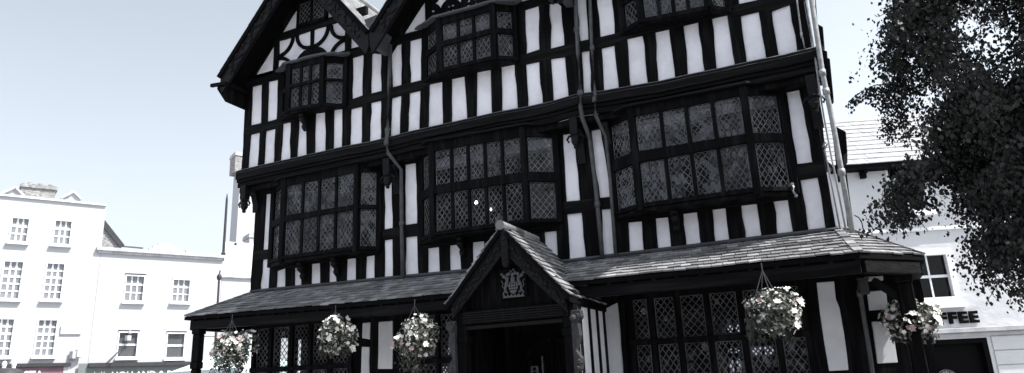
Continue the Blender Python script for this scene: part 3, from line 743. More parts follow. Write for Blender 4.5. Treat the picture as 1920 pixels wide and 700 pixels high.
pipe(pa, .038, M['pipe'], (at(1081, 56, Ya), pa[3], pa[9]))
pb = [at(1104, -40, Ya), at(1106, 0, Ya), at(1110, 90, Ya), at(1115.7, 177, Ya), at(1116, 216, Y2 - .16), at(1126, 237, Y2 - .02), at(1136, 256, Yb_), at(1144, 337, Yb_), at(1154.5, 481, Yb_)]
pipe(pb, .03, M['pipe'], (pb[2], at(1114.5, 187, Ya), pb[6]))
Yc_ = 10.75
pc = [at(1519, -30, Yc_), at(1521.7, 0, Yc_), at(1542, 137, Yc_), at(1559.4, 220, Yc_), at(1578, 323, Yc_), at(1598, 437, Yc_)]
pipe(pc, .036, M['pipe_light'], (pc[2], pc[4], at(1549, 172, Yc_)), n=14)
pipe([at(1509, -20, Y2 - .06), at(1511, 0, Y2 - .06), at(1524, 75, Y2 - .06), at(1534, 150, Y2 - .12), at(1545, 220, Y1 - .1), at(1558, 290, Y1 - .1), at(1586, 432, Y1 - .1)], .014, M['pipe_light'], (), n=7)
pipe([at(1493, -10, Y2 - .05), at(1494, 0, Y2 - .05), at(1502, 62, Y2 - .05), at(1510, 95, Y2 - .05)], .012, M['pipe_light'], (at(1502.5, 66, Y2 - .05),), n=7)
pipe([at(1543, 276, Y1 - .08), at(1547, 266, Y1 - .08), at(1551, 271, Y1 - .08), at(1546, 282, Y1 - .08), at(1560, 350, Y1 - .08), at(1575, 430, Y1 - .08)], .014, M['pipe_light'], (), n=7)
pipe([at(1602, 404, 11.2), at(1610, 408, 11.2), at(1616, 418, 11.2), at(1620, 438, 11.2)], .008, M['black'], (), 'cable', 6)
# projecting timbers along the right hand side wall, seen end on
def sidepiece(pts, Y, dep, name):
    mb = MB(); mb.prism(plane_poly(pts, Y), (0, dep, 0)); mb.build(name, M['timber'], H, bevel=.01)
sidepiece([(1528, -20), (1533, 45), (1543, 50), (1545.5, 80), (1540, 93), (1530, 93)], 12.0, .3, 'side_bracket')
sidepiece([(1541, 92), (1551, 96), (1551, 108), (1556, 110), (1563, 182), (1557, 187), (1546, 150)], 12.0, .3, 'side_bracket')
sidepiece([(1560, 236), (1567, 237), (1586, 247), (1589, 284), (1582, 292), (1584, 320), (1570, 323)], 13.2, .8, 'side_bracket')
sidepiece([(1578, 318), (1587, 319), (1592, 360), (1598, 402), (1602, 436), (1590, 436)], 12.2, .15, 'side_post')
# ---- pent roof
ev = [V((-11.59, YE, 3.18)), V((-7.25, YE, 3.095)), V((-3.75, YE, 3.07)), V((.34, YE, 3.05))]
tv = [V((-10.93, Y1 + .04, 3.675)), V((-7.13, Y1 + .04, 3.60)), V((-3.9, Y1 + .04, 3.535)), V((.16, Y1 + .04, 3.545))]
BV = V((1.15, 10.97, 3.045)); TV2 = V((.34, 11.34, 3.55))
pt = MB(); deck = MB()
segs = [(ev[i], ev[i + 1], tv[i], tv[i + 1]) for i in range(3)] + [(ev[3], BV, tv[3], TV2)]
segs += [(BV, V((1.15, YR, 3.05)), TV2, V((.34, YR, 3.55))), (V((-11.59, YR, 3.18)), ev[0], V((-10.93, YR, 3.67)), tv[0])]
for A_, B_, C_, D_ in segs:
    tiles(pt, A_, B_, C_, D_, 8, .17, .022, .007)
    deck.hexa([q - V((0, 0, .07)) for q in (A_, B_, D_, C_)], [q - V((0, 0, .012)) for q in (A_, B_, D_, C_)])
# hip tiles
for a, b in ((ev[3], tv[3]), (ev[0], tv[0]), (BV, TV2)):
    for k in range(7):
        p, q = a.lerp(b, k / 7), a.lerp(b, (k + 1.15) / 7); pt.beam(p + V((0, 0, .025)), q + V((0, 0, .018)), .11, .025)
do = deck.build('pent_roof', M['roofdark'], H); pt.build('pent_roof_tiles', M['tile'], do)
mb = MB(); mb.tube([t + V((0, -.02, .03)) for t in tv] + [TV2 + V((0, 0, .03))], .035, 6); mb.build('lead_flashing', M['leadsheet'], do)
# wall plate of the pent roof and rafter feet
mb = MB()
for i in range(3): mb.beam(ev[i] + V((.1 if i == 0 else 0, .12, -.17)), ev[i + 1] + V((0, .12, -.17)), .14, .17)
mb.beam(ev[3] + V((0, .12, -.17)), BV + V((-.12, .0, -.17)), .14, .17); mb.beam(V((-11.47, YE + .1, 3.0)), V((-11.47, YR, 3.0)), .14, .17); mb.beam(V((1.03, 10.97, 2.87)), V((1.03, YR, 2.87)), .14, .17)
mb.build('pent_beam', M['beam'], H, bevel=.01)
mb = MB()
for k in range(36):
    x = -11.4 + k * .335
    if -5.6 < x < -3.3: continue
    i = 0 if x < -7.25 else (1 if x < -3.75 else 2); t = (x - ev[i].x) / (ev[i + 1].x - ev[i].x); z = ev[i].z + (ev[i + 1].z - ev[i].z) * t
    mb = MB(); mb.beam((x, YE + .02, z - .075), (x, YE + .3, z + .04), .06, .06); mb.build('rafter_foot', M['timber'], H)
# corner posts of the pent roof
def post(px, Y, wd, zt, zb=0):
    c = at(px, 650, Y); mb = MB(); w_ = wd / 2
    for a, b, k in ((zb, zt - .75, .85), (zt - .75, zt - .62, 1.05), (zt - .62, zt - .1, .95), (zt - .1, zt, 1.15)):
        q = w_ * k; mb.box(c.x - q, c.x + q, Y - q, Y + q, a, b)
    mb.build('pent_post', M['timber'], H, bevel=.015); return c
post(371, YE + .14, .17, 2.93); pcn = post(1717, 10.95, .21, 2.8)
mb = MB(); mb.beam((pcn.x, 10.95, 2.45), (pcn.x - .35, 11.1, 2.78), .1, .1); mb.build('bracket', M['carved'], H)
# ---- ground floor: black timber wall with plaster panels, leaded windows
GX0, GX1 = -10.9, .3
def gz(px, py): return at(px, py, YG)
GW = [  # windows: list of light columns (px left, px right), upper band z (lo,hi)
    dict(cols=[(480, 505), (513, 544.5), (551, 580), (586, 617), (624, 656.5)], zhi=(gz(513, 615).z, gz(625, 605).z), zlo=(gz(513, 686).z, gz(625, 681).z)),
    dict(cols=[(786, 817), (827, 856), (864, 893)], zhi=(gz(786, 592).z, gz(893, 586).z), zlo=(gz(786, 671).z, gz(893, 668).z)),
    dict(cols=[(1192, 1219), (1235, 1271), (1285, 1328), (1342, 1391), (1406, 1455), (1470, 1515)], zhi=(gz(1235, 559).z, gz(1455, 540).z), zlo=(gz(1235, 632).z, gz(1455, 621).z))]
holes = []
for wv in GW:
    x0 = at(wv['cols'][0][0], 650, YG).x - .03; x1 = at(wv['cols'][-1][1], 650, YG).x + .03; wv['x'] = (x0, x1); wv['zb'] = .85
    holes.append((x0, x1, .85, max(wv['zhi']) + .02))
dx0, dx1 = -5.05, -3.75
holes.append((dx0, dx1, 0, 2.45))
wall_holes('wall', GX0, GX1, 0, 3.5, holes, YG + .01, YG + .16, M['timber'], H)
for wv in GW:
    x0, x1 = wv['x']; fr = MB(); lights = []
    def zz(key, x):
        a, b = wv[key]; t = (x - x0) / (x1 - x0); return a + (b - a) * t
    xs = [(at(a, 650, YG).x, at(b, 650, YG).x) for a, b in wv['cols']]
    fr.box(x0 - .08, x1 + .08, YG - .07, YG + .05, .75, .85)
    bnds = [x0] + [(xs[i][1] + xs[i + 1][0]) / 2 for i in range(len(xs) - 1)] + [x1]
    for b in bnds: fr.box(b - .045, b + .045, YG - .05, YG + .06, .85, max(wv['zhi']) + .05)
    a, b = zz('zlo', x0), zz('zlo', x1)
    fr.hexa([(x0 - .05, YG - .075, a - .11), (x1 + .05, YG - .075, b - .11), (x1 + .05, YG + .05, b - .11), (x0 - .05, YG + .05, a - .11)], [(x0 - .05, YG - .075, a - .02), (x1 + .05, YG - .075, b - .02), (x1 + .05, YG + .05, b - .02), (x0 - .05, YG + .05, a - .02)])
    a, b = zz('zhi', x0), zz('zhi', x1)
    fr.hexa([(x0 - .06, YG - .06, a + .0), (x1 + .06, YG - .06, b + .0), (x1 + .06, YG + .06, b), (x0 - .06, YG + .06, a)], [(x0 - .06, YG - .06, a + .12), (x1 + .06, YG - .06, b + .12), (x1 + .06, YG + .06, b + .12), (x0 - .06, YG + .06, a + .12)])
    fo = fr.build('mullioned_window', M['timber'], H, bevel=.006)
    for i in range(len(xs)):
        a = max(xs[i][0], bnds[i] + .045); b = min(xs[i][1], bnds[i + 1] - .045); y = YG + .02
        leaded_light(fo, (a, y, zz('zlo', a) - .02), (b, y, zz('zlo', b) - .02), (b, y, zz('zhi', b)), (a, y, zz('zhi', a)), dark=.35)
        leaded_light(fo, (a, y, .85), (b, y, .85), (b, y, zz('zlo', b) - .11), (a, y, zz('zlo', a) - .11), dark=.35)
def gpanel(pts, Y=YG, mt='plaster_low', name='plaster_panel', n=None):
    mb = MB(); mb.prism(wob(plane_poly(pts, Y - .006) if n is None else pts, .005), (0, .05, 0)); return mb.build(name, M[mt], H, bevel=.008)
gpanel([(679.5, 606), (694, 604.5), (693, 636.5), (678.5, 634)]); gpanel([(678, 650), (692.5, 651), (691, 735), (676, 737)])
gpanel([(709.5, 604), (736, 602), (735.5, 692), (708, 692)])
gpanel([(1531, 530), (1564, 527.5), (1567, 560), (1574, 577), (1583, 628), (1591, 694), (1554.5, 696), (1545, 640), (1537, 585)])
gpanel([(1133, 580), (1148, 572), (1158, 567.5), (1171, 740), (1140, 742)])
mb = MB(); mb.tube([at(1166, 560, YG - .05), at(1176, 740, YG - .05)], .04, 8); mb.build('side_post', M['timber'], H)
# wing wall under the splayed right corner, turned a few degrees
TH = math.radians(18); WD = V((math.cos(TH), math.sin(TH), 0)); WN = V((WD.y, -WD.x, 0)); WP = V((.3, 11.42, 0))
mb = MB(); a = WP; b = WP + WD * .82
mb.prism([V((a.x, a.y, 0)), V((b.x, b.y, 0)), V((b.x, b.y, 3.0)), V((a.x, a.y, 3.1))], (-WN * .15)); mb.build('wing_wall', M['timber'], H)
for pts in ([(1620, 519.5), (1656, 517), (1656.5, 526), (1621, 528.5)], [(1625.5, 547), (1661.5, 544.4), (1665.4, 580.4), (1630, 582.5)], [(1634.5, 603.5), (1672, 601), (1684, 680), (1645, 682)]):
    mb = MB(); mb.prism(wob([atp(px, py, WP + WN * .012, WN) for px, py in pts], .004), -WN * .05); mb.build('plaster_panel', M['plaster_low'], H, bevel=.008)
mb = MB(); mb.prism([V((1.1, 11.55, 0)), V((1.1, 16.9, 0)), V((1.1, 16.9, 3.0)), V((1.1, 11.55, 3.0))], (-.15, 0, 0)); mb.build('side_wall', M['timber'], H)
def rear_hole(x0, x1, y0, y1):
    a, b = at(x0, (y0 + y1) / 2, YR - .1), at(x1, (y0 + y1) / 2, YR - .1); m_ = (x0 + x1) / 2
    return (a.x, b.x, at(m_, y1, YR - .1).z, at(m_, y0, YR - .1).z)
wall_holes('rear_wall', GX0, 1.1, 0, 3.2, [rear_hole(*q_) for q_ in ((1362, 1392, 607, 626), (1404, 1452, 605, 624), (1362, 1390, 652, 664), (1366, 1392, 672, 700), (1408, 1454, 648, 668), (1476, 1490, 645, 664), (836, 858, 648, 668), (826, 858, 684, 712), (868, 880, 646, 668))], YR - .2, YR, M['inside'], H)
for q_ in ((1362, 1392, 607, 626), (1404, 1452, 605, 624), (1362, 1390, 652, 664), (1366, 1392, 672, 700), (1408, 1454, 648, 668), (836, 858, 648, 668), (826, 858, 684, 712)):
    a, b, c, d = rear_hole(*q_); yy = YR - .1
    mb = MB(); mb.box(a - .04, a, yy - .04, yy + .04, c, d); mb.box(b, b + .04, yy - .04, yy + .04, c, d); mb.box((a + b) / 2 - .03, (a + b) / 2 + .03, yy - .04, yy + .04, c, d); fo = mb.build('rear_window', M['timber'], H)
    leaded_light(fo, (a, yy, c), (b, yy, c), (b, yy, d), (a, yy, d), lead=.03, dark=.0)
mb = MB()   # left side wall with a window of three lights
hy = []
for px0, px1, py0, py1 in ((516, 539, 634, 692), (549, 564, 637, 692), (566.5, 584, 637, 692)):
    a, b = atx(px0, 660, GX0), atx(px1, 660, GX0); hy.append((a.y, b.y, 1.6, atx((px0 + px1) / 2, py0, GX0).z))
prev = 11.45
for y0_, y1_, z0_, z1_ in hy:
    mb.box(GX0, GX0 + .15, prev, y0_, 0, 3.4); mb.box(GX0, GX0 + .15, y0_, y1_, 0, z0_); mb.box(GX0, GX0 + .15, y0_, y1_, z1_, 3.4); prev = y1_
mb.box(GX0, GX0 + .15, prev, YR - .2, 0, 3.4)
mb.build('side_wall', M['timber'], H)
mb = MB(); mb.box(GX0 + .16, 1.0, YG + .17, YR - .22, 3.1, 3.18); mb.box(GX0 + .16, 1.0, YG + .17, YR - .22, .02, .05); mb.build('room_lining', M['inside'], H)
# thin downpipe and lantern bracket at the right corner
pipe([at(1611, 520, 11.1), at(1612, 548, 11.1), at(1624, 620, 11.1), at(1637, 705, 11.1), at(1652, 790, 11.1)], .03, M['pipe'], (at(1612, 550, 11.1),))
lc = at(1620, 537, 11.05); mb = MB(); mb.box(lc.x - .06, lc.x + .06, lc.y - .06, lc.y + .06, lc.z - .11, lc.z + .09); mb.box(lc.x - .08, lc.x + .08, lc.y - .08, lc.y + .08, lc.z + .09, lc.z + .11); mb.beam(lc + V((0, .06, .05)), lc + V((0, .3, .05)), .03, .03); mb.build('rainwater_hopper', M['darkgrey'], H, bevel=.01)
# casement stay on the right oriel
c = at(1487, 358, Y1 - .12); mb = MB(); mb.tube([c + V((0, 0, .09)), c + V((.02, -.05, .05)), c + V((0, -.06, -.02)), c + V((.03, 0, -.08))], .016, 6); mb.ball(c + V((0, 0, .1)), .028); mb.ball(c + V((.03, 0, -.08)), .026); mb.build('casement_stay', M['pipe_light'], H, smooth=True)
# ---- porch
PXA = at(942, 424, YP); XA = PXA.x; ZA = PXA.z
PL = at(838, 573, YP); PR = at(1071, 555, YP)
PB = MB()   # porch body: posts and tie beam
lx, rx = -5.27, -3.52
for x in (lx, rx): PB.box(x - .09, x + .09, YP + .1, YP + .28, 0, 2.9); PB.box(x - .11, x + .11, YP + .08, YP + .3, 2.25, 2.36); PB.box(x - .11, x + .11, YP + .08, YP + .3, 0, .3)
PB.beam((lx, YP + .18, 2.62), (rx, YP + .18, 2.62), .2, .2)
porch = PB.build('porch', M['timber'], H, bevel=.012)
mb = MB(); mb.prism([V((lx - .1, YP + .2, 2.72)), V((rx + .1, YP + .2, 2.72)), V((XA, YP + .2, ZA - .1))], (0, .08, 0)); mb.build('gable_boarding', M['timber'], porch)
mb = MB()
for k in range(5): mb.beam((lx + .06, YP + .075 + (k % 2) * .012, 2.55 + k * .035), (rx - .06, YP + .075 + (k % 2) * .012, 2.55 + k * .035), .02, .016)
mb.beam((lx + .1, YP + .14, 2.47), (rx - .1, YP + .14, 2.47), .06, .05); mb.build('tie_beam_moulding', M['carved'], porch)
rt = MB(); dk = MB()
backY = 11.25
for sg, e in ((-1, PL), (1, PR)):
    e1 = V((e.x - .0, YP - .06, e.z)); e2 = V((e.x, backY, e.z)); t1 = V((XA, YP - .06, ZA)); t2 = V((XA, backY, ZA))
    if sg < 0: tiles(rt, e2, e1, t2, t1, 12, .15, .024, .01)
    else: tiles(rt, e1, e2, t1, t2, 12, .15, .024, .01)
    dk.hexa([q - V((0, 0, .09)) for q in (e1, t1, t2, e2)], [q - V((0, 0, .016)) for q in (e1, t1, t2, e2)])
for k in range(9):
    y0 = YP - .1 + k * .155; rt.tube([V((XA, y0, ZA + .0)), V((XA, y0 + .165, ZA + .0))], .075, 9)
po = dk.build('porch_roof', M['roofdark'], porch); rt.build('porch_roof_tiles', M['tile'], porch)
for sg, e in ((-1, PL), (1, PR)):
    bb = MB(); hx = abs(e.x - XA) - .08; sl_ = (ZA - e.z) / abs(e.x - XA)
    ee = V((XA + sg * hx, YP, ZA - sl_ * hx - .05)); tt = V((XA, YP, ZA - .05))
    bb.prism([ee, tt, tt - V((0, 0, .36)), ee - V((0, 0, .26))], (0, .05, 0))
    d = (tt - ee).normalized(); L_ = (tt - ee).length
    for k in range(14): bb.ball(ee + d * (L_ * (k + .6) / 15) - V((0, .012, .15 + .05 * (k % 2))), .035, (1, .6, 1), 7, 4)
    bb.tube([ee + d * (L_ * k / 30) - V((0, .012, .17 + .05 * math.sin(k * .9))) for k in range(1, 29)], .014, 5)
    bb.build('bargeboard', M['carved'], porch)
mb = MB(); a, b = at(945, 426, YP - .03), at(947, 492, YP - .03); mb.box(a.x - .055, a.x + .055, YP - .05, YP + .12, b.z, a.z - .02)
for k in range(5): mb.ball((a.x, YP - .05, b.z + .06 + k * .1), .035, (1, .5, 1))
mb.ball((a.x, YP - .02, b.z - .02), .06); mb.build('king_post', M['carved'], porch)
# painted coat of arms
YA = YP + .12
def ap(px, py): return at(px, py, YA)
A0, A1 = ap(937, 560), ap(985, 500)
cx = (A0.x + A1.x) / 2; cz0 = A0.z; ws = A1.x - A0.x; hs_ = A1.z - A0.z
arms = MB(); arms.box(A0.x, A1.x, YA + .02, YA + .06, cz0, cz0 + hs_); ao = arms.build('coat_of_arms', M['black'], porch)
ar = MB()
def q(u, v, d=0): return V((A0.x + u * ws, YA + .015 - d, cz0 + v * hs_))
ar.prism([q(.34, .52), q(.66, .52), q(.66, .30), q(.60, .17), q(.5, .11), q(.40, .17), q(.34, .30)], (0, .02, 0))
ar.prism([q(.12, .06), q(.88, .06), q(.90, .0), q(.10, .0)], (0, .02, 0))
for k in range(6): ar.ball(q(.16 + k * .135, .075, .004), .016, (1, .5, 1))
for sg in (-1, 1):
    u = lambda t: .5 + sg * t
    ar.tube([q(u(.20), .16), q(u(.27), .2), q(u(.30), .32), q(u(.27), .44), q(u(.22), .55), q(u(.20), .62)], [.012, .018, .02, .024, .026, .02], 6)
    ar.ball(q(u(.21), .66), .03, (1, .6, 1)); ar.tube([q(u(.26), .46), q(u(.2), .42), q(u(.17), .38)], .011, 5); ar.tube([q(u(.27), .28), q(u(.35), .2), q(u(.38), .1)], .011, 5)
    ar.tube([q(u(.31), .3), q(u(.40), .4), q(u(.37), .52), q(u(.43), .6)], .008, 5)
    for k in range(5): ar.ball(q(u(.13 + .07 * k), .76 + .07 * math.sin(k * 1.7 + 1)), .022 + .006 * (k % 2), (1, .5, 1))
ar.ball(q(.5, .64), .038, (1, .6, 1.1)); ar.tube([q(.42, .56), q(.58, .56)], .012, 5)
ar.ball(q(.5, .80), .026, (1, .6, 1)); ar.tube([q(.44, .76), q(.52, .77), q(.58, .8), q(.57, .86), q(.6, .9)], .014, 5); ar.ball(q(.44, .9), .02); ar.ball(q(.54, .95), .018)
ar.build('arms_relief', M['armspale'], ao)
am = MB()
for i in range(3):
    for j in range(3): am.ball(q(.41 + i * .09, .46 - j * .1, .0), .013, (1, .5, 1), 6, 4)
am.build('shield_charges', M['black'], ao)
# consoles on the porch posts
for x in (lx - .02, rx + .02):
    sg = 1 if x > XA else -1
    mb = MB(); z0 = at(1055, 590, YP).z
    prof = [(0, .05), (.15, .05), (.16, -.05), (.1, -.12), (.12, -.3), (.05, -.5), (.13, -.62), (.1, -.76), (.03, -.82), (0, -.82)]
    mb.prism([V((x + sg * (.04 + a), YP + .02, z0 + b)) for a, b in prof], (0, .12, 0))
    mb.ball((x + sg * .14, YP + .06, z0 - .03), .06); mb.ball((x + sg * .08, YP + .0, z0 - .06), .05); mb.ball((x + sg * .12, YP + .05, z0 - .66), .055); mb.ball((x + sg * .1, YP + .02, z0 - .74), .035)
    mb.build('carved_console', M['console'], porch, bevel=.008)
# porch side walls: plaster between close studs
for X_, sg in ((rx + .06, 1), (lx - .06, -1)):
    mb = MB(); mb.box(min(X_, X_ - sg * .06), max(X_, X_ - sg * .06), YP + .29, YG, 0, 2.83); mb.build('side_panel', M['plaster' if sg > 0 else 'timber'], porch)
    for yy in (YP + .36, YP + .78, YP + 1.17, YP + 1.52):
        mb = MB(); mb.box(min(X_ - sg * .03, X_ + sg * .022), max(X_ - sg * .03, X_ + sg * .022), yy, yy + .085, 0, 2.84); mb.build('stud', M['timber'], porch, bevel=.005)
    mb = MB(); mb.box(min(X_ - sg * .06, X_ + sg * .03), max(X_ - sg * .06, X_ + sg * .03), YP + .29, YG, 2.68, 2.86); mb.build('side_rail', M['timber'], porch, bevel=.005)
# door with arched head
mb = MB(); mb.box(dx0, dx1, YG + .02, YG + .1, 0, 2.45)
dr = mb.build('door', M['black'], porch)
mb = MB(); 
for k in range(9): mb.box(dx0 + .04 + k * .14, dx0 + .155 + k * .14, YG + .0, YG + .03, .1, 2.0)
n = 12; xm = (dx0 + dx1) / 2
arc(mb, (xm, 1.75), .56, 0, 180, .09, YG - .03, .06, 14); mb.box(xm - .02, xm + .02, YG - .03, YG + .02, .1, 2.3)
mb.build('door_boards', M['timber'], dr)
mb = MB(); mb.box(xm - .19, xm - .165, YG - .05, YG - .02, .4, 2.05); mb.build('door_edge', M['lead'], dr)
p0, p1 = at(995, 687, YG - .05), at(1010, 706, YG - .05); mb = MB(); mb.box(p0.x, p1.x, YG - .05, YG - .03, p1.z, p0.z); pq = mb.build('door_notice', M['lead'], dr)
mb = MB(); mb.ball(((p0.x + p1.x) / 2, YG - .055, p0.z - .05), .03, (1, .2, 1)); mb.box((p0.x + p1.x) / 2 - .03, (p0.x + p1.x) / 2 + .03, YG - .056, YG - .048, p1.z + .02, p0.z - .09); mb.build('notice_symbol', M['black'], pq)
# ================================================================== HANGING BASKETS
def leaf_cards(mb, pts, size, m=0, drop=0.0):
    for p, nrm in pts:
        s_ = size * random.uniform(.6, 1.3); a = V((random.gauss(0, 1), random.gauss(0, 1), random.gauss(0, 1) - drop)).normalized(); n_ = (nrm + V((random.gauss(0, .5), random.gauss(0, .5), random.gauss(0, .5)))).normalized()
        x = a - n_ * a.dot(n_); x = x.normalized() if x.length > .01 else V((1, 0, 0)); y = n_.cross(x)
        mb.add([p - x * s_, p + y * s_ * .45 + n_ * s_ * .15, p + x * s_, p - y * s_ * .45 + n_ * s_ * .15], [(0, 1, 2, 3)], m)
def blossom(mb, p, nrm, r, m=0):
    x = nrm.cross(V((.3, .2, 1))).normalized(); y = nrm.cross(x); k = 6; t0 = random.random() * 6
    vs = [p]; 
    for j in range(2 * k):
        t = t0 + math.pi * j / k; rr = r * (1.0 if j % 2 == 0 else .68) * random.uniform(.85, 1.1); vs.append(p + (x * math.cos(t) + y * math.sin(t)) * rr + nrm * r * (.35 if j % 2 == 0 else .2))
    mb.add(vs, [(0, 1 + j, 1 + (j + 1) % (2 * k)) for j in range(2 * k)], m)
BK = [(432, 651, 10.0, .39, .38, 'leftmost hanging basket beside the pent roof corner post, white flowers and dark trailing leaves', 600, .9),
      (628, 629, 10.0, .32, .31, 'hanging basket in front of the bright leaded window lights, white and pink flowers', 583, .4),
      (778, 631, 10.0, .34, .36, 'hanging basket beside the tall plaster panel left of the porch, white trailing flowers', 572, .9),
      (1440, 582, 9.95, .385, .32, 'large round hanging basket of pale flowers right of the porch', 507, .5),
      (1706, 596, 11.12, .335, .27, 'hanging basket half hidden behind the right corner post, white and pink flowers', 530, .4)]
for bi, (px, py, Y, rx_, rz_, lab, ytop, trail) in enumerate(BK):
    rnd = random.Random(50 + bi); random.seed(90 + bi)
    c = at(px, py, Y); hook = at(px + (4 if bi < 3 else -6), ytop, Y); hook.x = c.x
    e = empty('hanging_basket', (c.x, c.y, c.z - rz_), lab, 'hanging basket', 'flower baskets hung from the pent roof')
    mb = MB(); rim = c.z + .02
    for k in range(4):
        t = k * math.pi / 2 + .5; mb.tube([hook, V((c.x + .22 * math.cos(t), c.y + .22 * math.sin(t), rim))], .006, 4)
    mb.tube([hook, hook + V((0, 0, .1))], .009, 5); mb.build('chain', M['pipe'], e)
    mb = MB(); n = 14; vs = []; fs = []
    for i in range(6):
        t = i / 5 * math.pi / 2
        for j in range(n): vs.append(V((c.x + .23 * math.cos(t) * math.cos(2 * math.pi * j / n), c.y + .23 * math.cos(t) * math.sin(2 * math.pi * j / n), rim - .2 * math.sin(t))))
    for i in range(5):
        for j in range(n): fs.append((i * n + j, i * n + (j + 1) % n, (i + 1) * n + (j + 1) % n, (i + 1) * n + j))
    fs.append(tuple(range(n))); mb.add(vs, fs); mb.build('basket_bowl', M['moss'], e)
    lobes = [(V((rnd.uniform(-.55, .55) * rx_, rnd.uniform(-.5, .5) * rx_, rnd.uniform(-.5, .45) * rz_)), rnd.uniform(.38, .62)) for _ in range(9)] + [(V((0, 0, 0)), .75)]
    def surf():
        lc, lr = random.choice(lobes); d = V((random.gauss(0, 1), random.gauss(0, 1), random.gauss(0, 1) + .15)).normalized()
        return c + lc + V((d.x * rx_ * lr, d.y * rx_ * lr, d.z * rz_ * lr)), d
    fo_ = MB(); lp = [surf() for _ in range(900)]; leaf_cards(fo_, lp, .045, 0, .4)
    leaf_cards(fo_, [surf() for _ in range(800)], .040, 1, .4)
    for k in range(9):      # trailing strands
        t = rnd.uniform(0, 6.28); b0 = c + V((math.cos(t) * rx_ * .7, math.sin(t) * rx_ * .7, -rz_ * .3)); Ls = rnd.uniform(.25, .5) * trail + .1
        leaf_cards(fo_, [(b0 + V((rnd.gauss(0, .03), rnd.gauss(0, .03), -Ls * rnd.random())), V((math.cos(t), math.sin(t), 0))) for _ in range(45)], .036, 0, 1.5)
    fo_.build('foliage', [M['leafb'], M['leafpale']], e, fix=False)
    fw = MB(); fp = MB()
    for k in range(260 if bi < 4 else 420):
        p, d = surf()
        if (p - c).length < rx_ * .45: continue
        low = (p.z - c.z) / rz_
        pk = random.random() < (.07 if low > -.2 else .35)
        blossom(fp if pk else fw, p + d * .03, (d + V((random.gauss(0, .35), random.gauss(0, .35) - .25, random.gauss(0, .35) + .15))).normalized(), random.choice((.02, .026, .034, .044, .056)))
    fw.build('white_blossom', M['petalw'], e, fix=False); fp.build('pink_blossom', M['petalp'], e, fix=False)
random.seed(5)
# ================================================================== CAFE BUILDING ON THE RIGHT
CT = math.radians(20); CDv = V((math.cos(CT), math.sin(CT), 0)); CN = V((CDv.y, -CDv.x, 0)); CP = V((1.6, 22.0, 0)); UP = V((0, 0, 1))
def cp(px, py, out=0.0): return atp(px, py, CP + CN * out, CN)
def cu(px, py):
    p = cp(px, py); return (p - CP).dot(CDv), p.z
def cw(u, z, out=0.0): return CP + CDv * u + CN * out + UP * z
CF = empty('cafe_building', (CP + CDv * 2 - CN * 3), 'white rendered cafe building with slate roof behind the right end of the timbered house', 'building')
def cbox(mb, u0, u1, z0, z1, o0, o1, m=0):
    mb.hexa([cw(u0, z0, o1), cw(u1, z0, o1), cw(u1, z0, o0), cw(u0, z0, o0)], [cw(u0, z1, o1), cw(u1, z1, o1), cw(u1, z1, o0), cw(u0, z1, o0)], m)
zE = cu(1615, 313)[1]; zR = cp(1615, 222, -2.6).z
su0, sz0 = cu(1740, 440)
zS = cu(1770, 430)[1]
wU0, wZ1 = cu(1690, 478); wU1, _ = cu(1792, 470); _, wZ0 = cu(1760, 563)
wU1 = cu(1802, 560)[0]; wU0 = wU1 - 1.75; wZ1 = cu(1776, 466)[1]; wZ0 = cu(1776, 568)[1]
vU0, vU1 = cu(1668, 370)[0], cu(1740, 370)[0]; vZ0 = cu(1715, 397)[1]; vZ1 = vZ0 + 1.5
dU1, dZ1 = cu(1850, 633); dU0 = dU1 - 2.3
ub, ue = cu(1566, 400)[0], 14.0
class Hole: pass
def cwall(holes):
    xs = sorted({ub, ue, *[h[0] for h in holes], *[h[1] for h in holes]}); zs = sorted({0, zE, *[h[2] for h in holes], *[h[3] for h in holes]}); mb = MB()
    for i in range(len(xs) - 1):
        for j in range(len(zs) - 1):
            a, b = (xs[i] + xs[i + 1]) / 2, (zs[j] + zs[j + 1]) / 2
            if any(h[0] < a < h[1] and h[2] < b < h[3] for h in holes): continue
            cbox(mb, xs[i], xs[i + 1], zs[j], zs[j + 1], -.3, 0)
    return mb.build('wall', M['rough_render'], CF)
cwall([(wU0, wU1, wZ0, wZ1), (vU0, vU1, vZ0, vZ1), (dU0, dU1, 0, dZ1)])
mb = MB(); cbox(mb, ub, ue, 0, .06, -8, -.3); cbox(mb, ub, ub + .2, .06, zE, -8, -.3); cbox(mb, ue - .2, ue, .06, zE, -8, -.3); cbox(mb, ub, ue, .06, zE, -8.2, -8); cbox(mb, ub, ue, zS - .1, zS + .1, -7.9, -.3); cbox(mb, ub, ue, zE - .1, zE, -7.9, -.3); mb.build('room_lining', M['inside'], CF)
# string course, ledge above the shopfront
mb = MB(); cbox(mb, ub, ue, zS - .02, zS + .07, 0, .07); mb.build('string_course', M['white_paint'], CF, bevel=.01)
lz = cu(1800, 616)[1]; mb = MB(); cbox(mb, ub, ue, lz - .12, lz, 0, .22); cbox(mb, ub, ue, lz - .22, lz - .125, 0, .12); mb.build('shopfront_ledge', M['stone'], CF, bevel=.012)
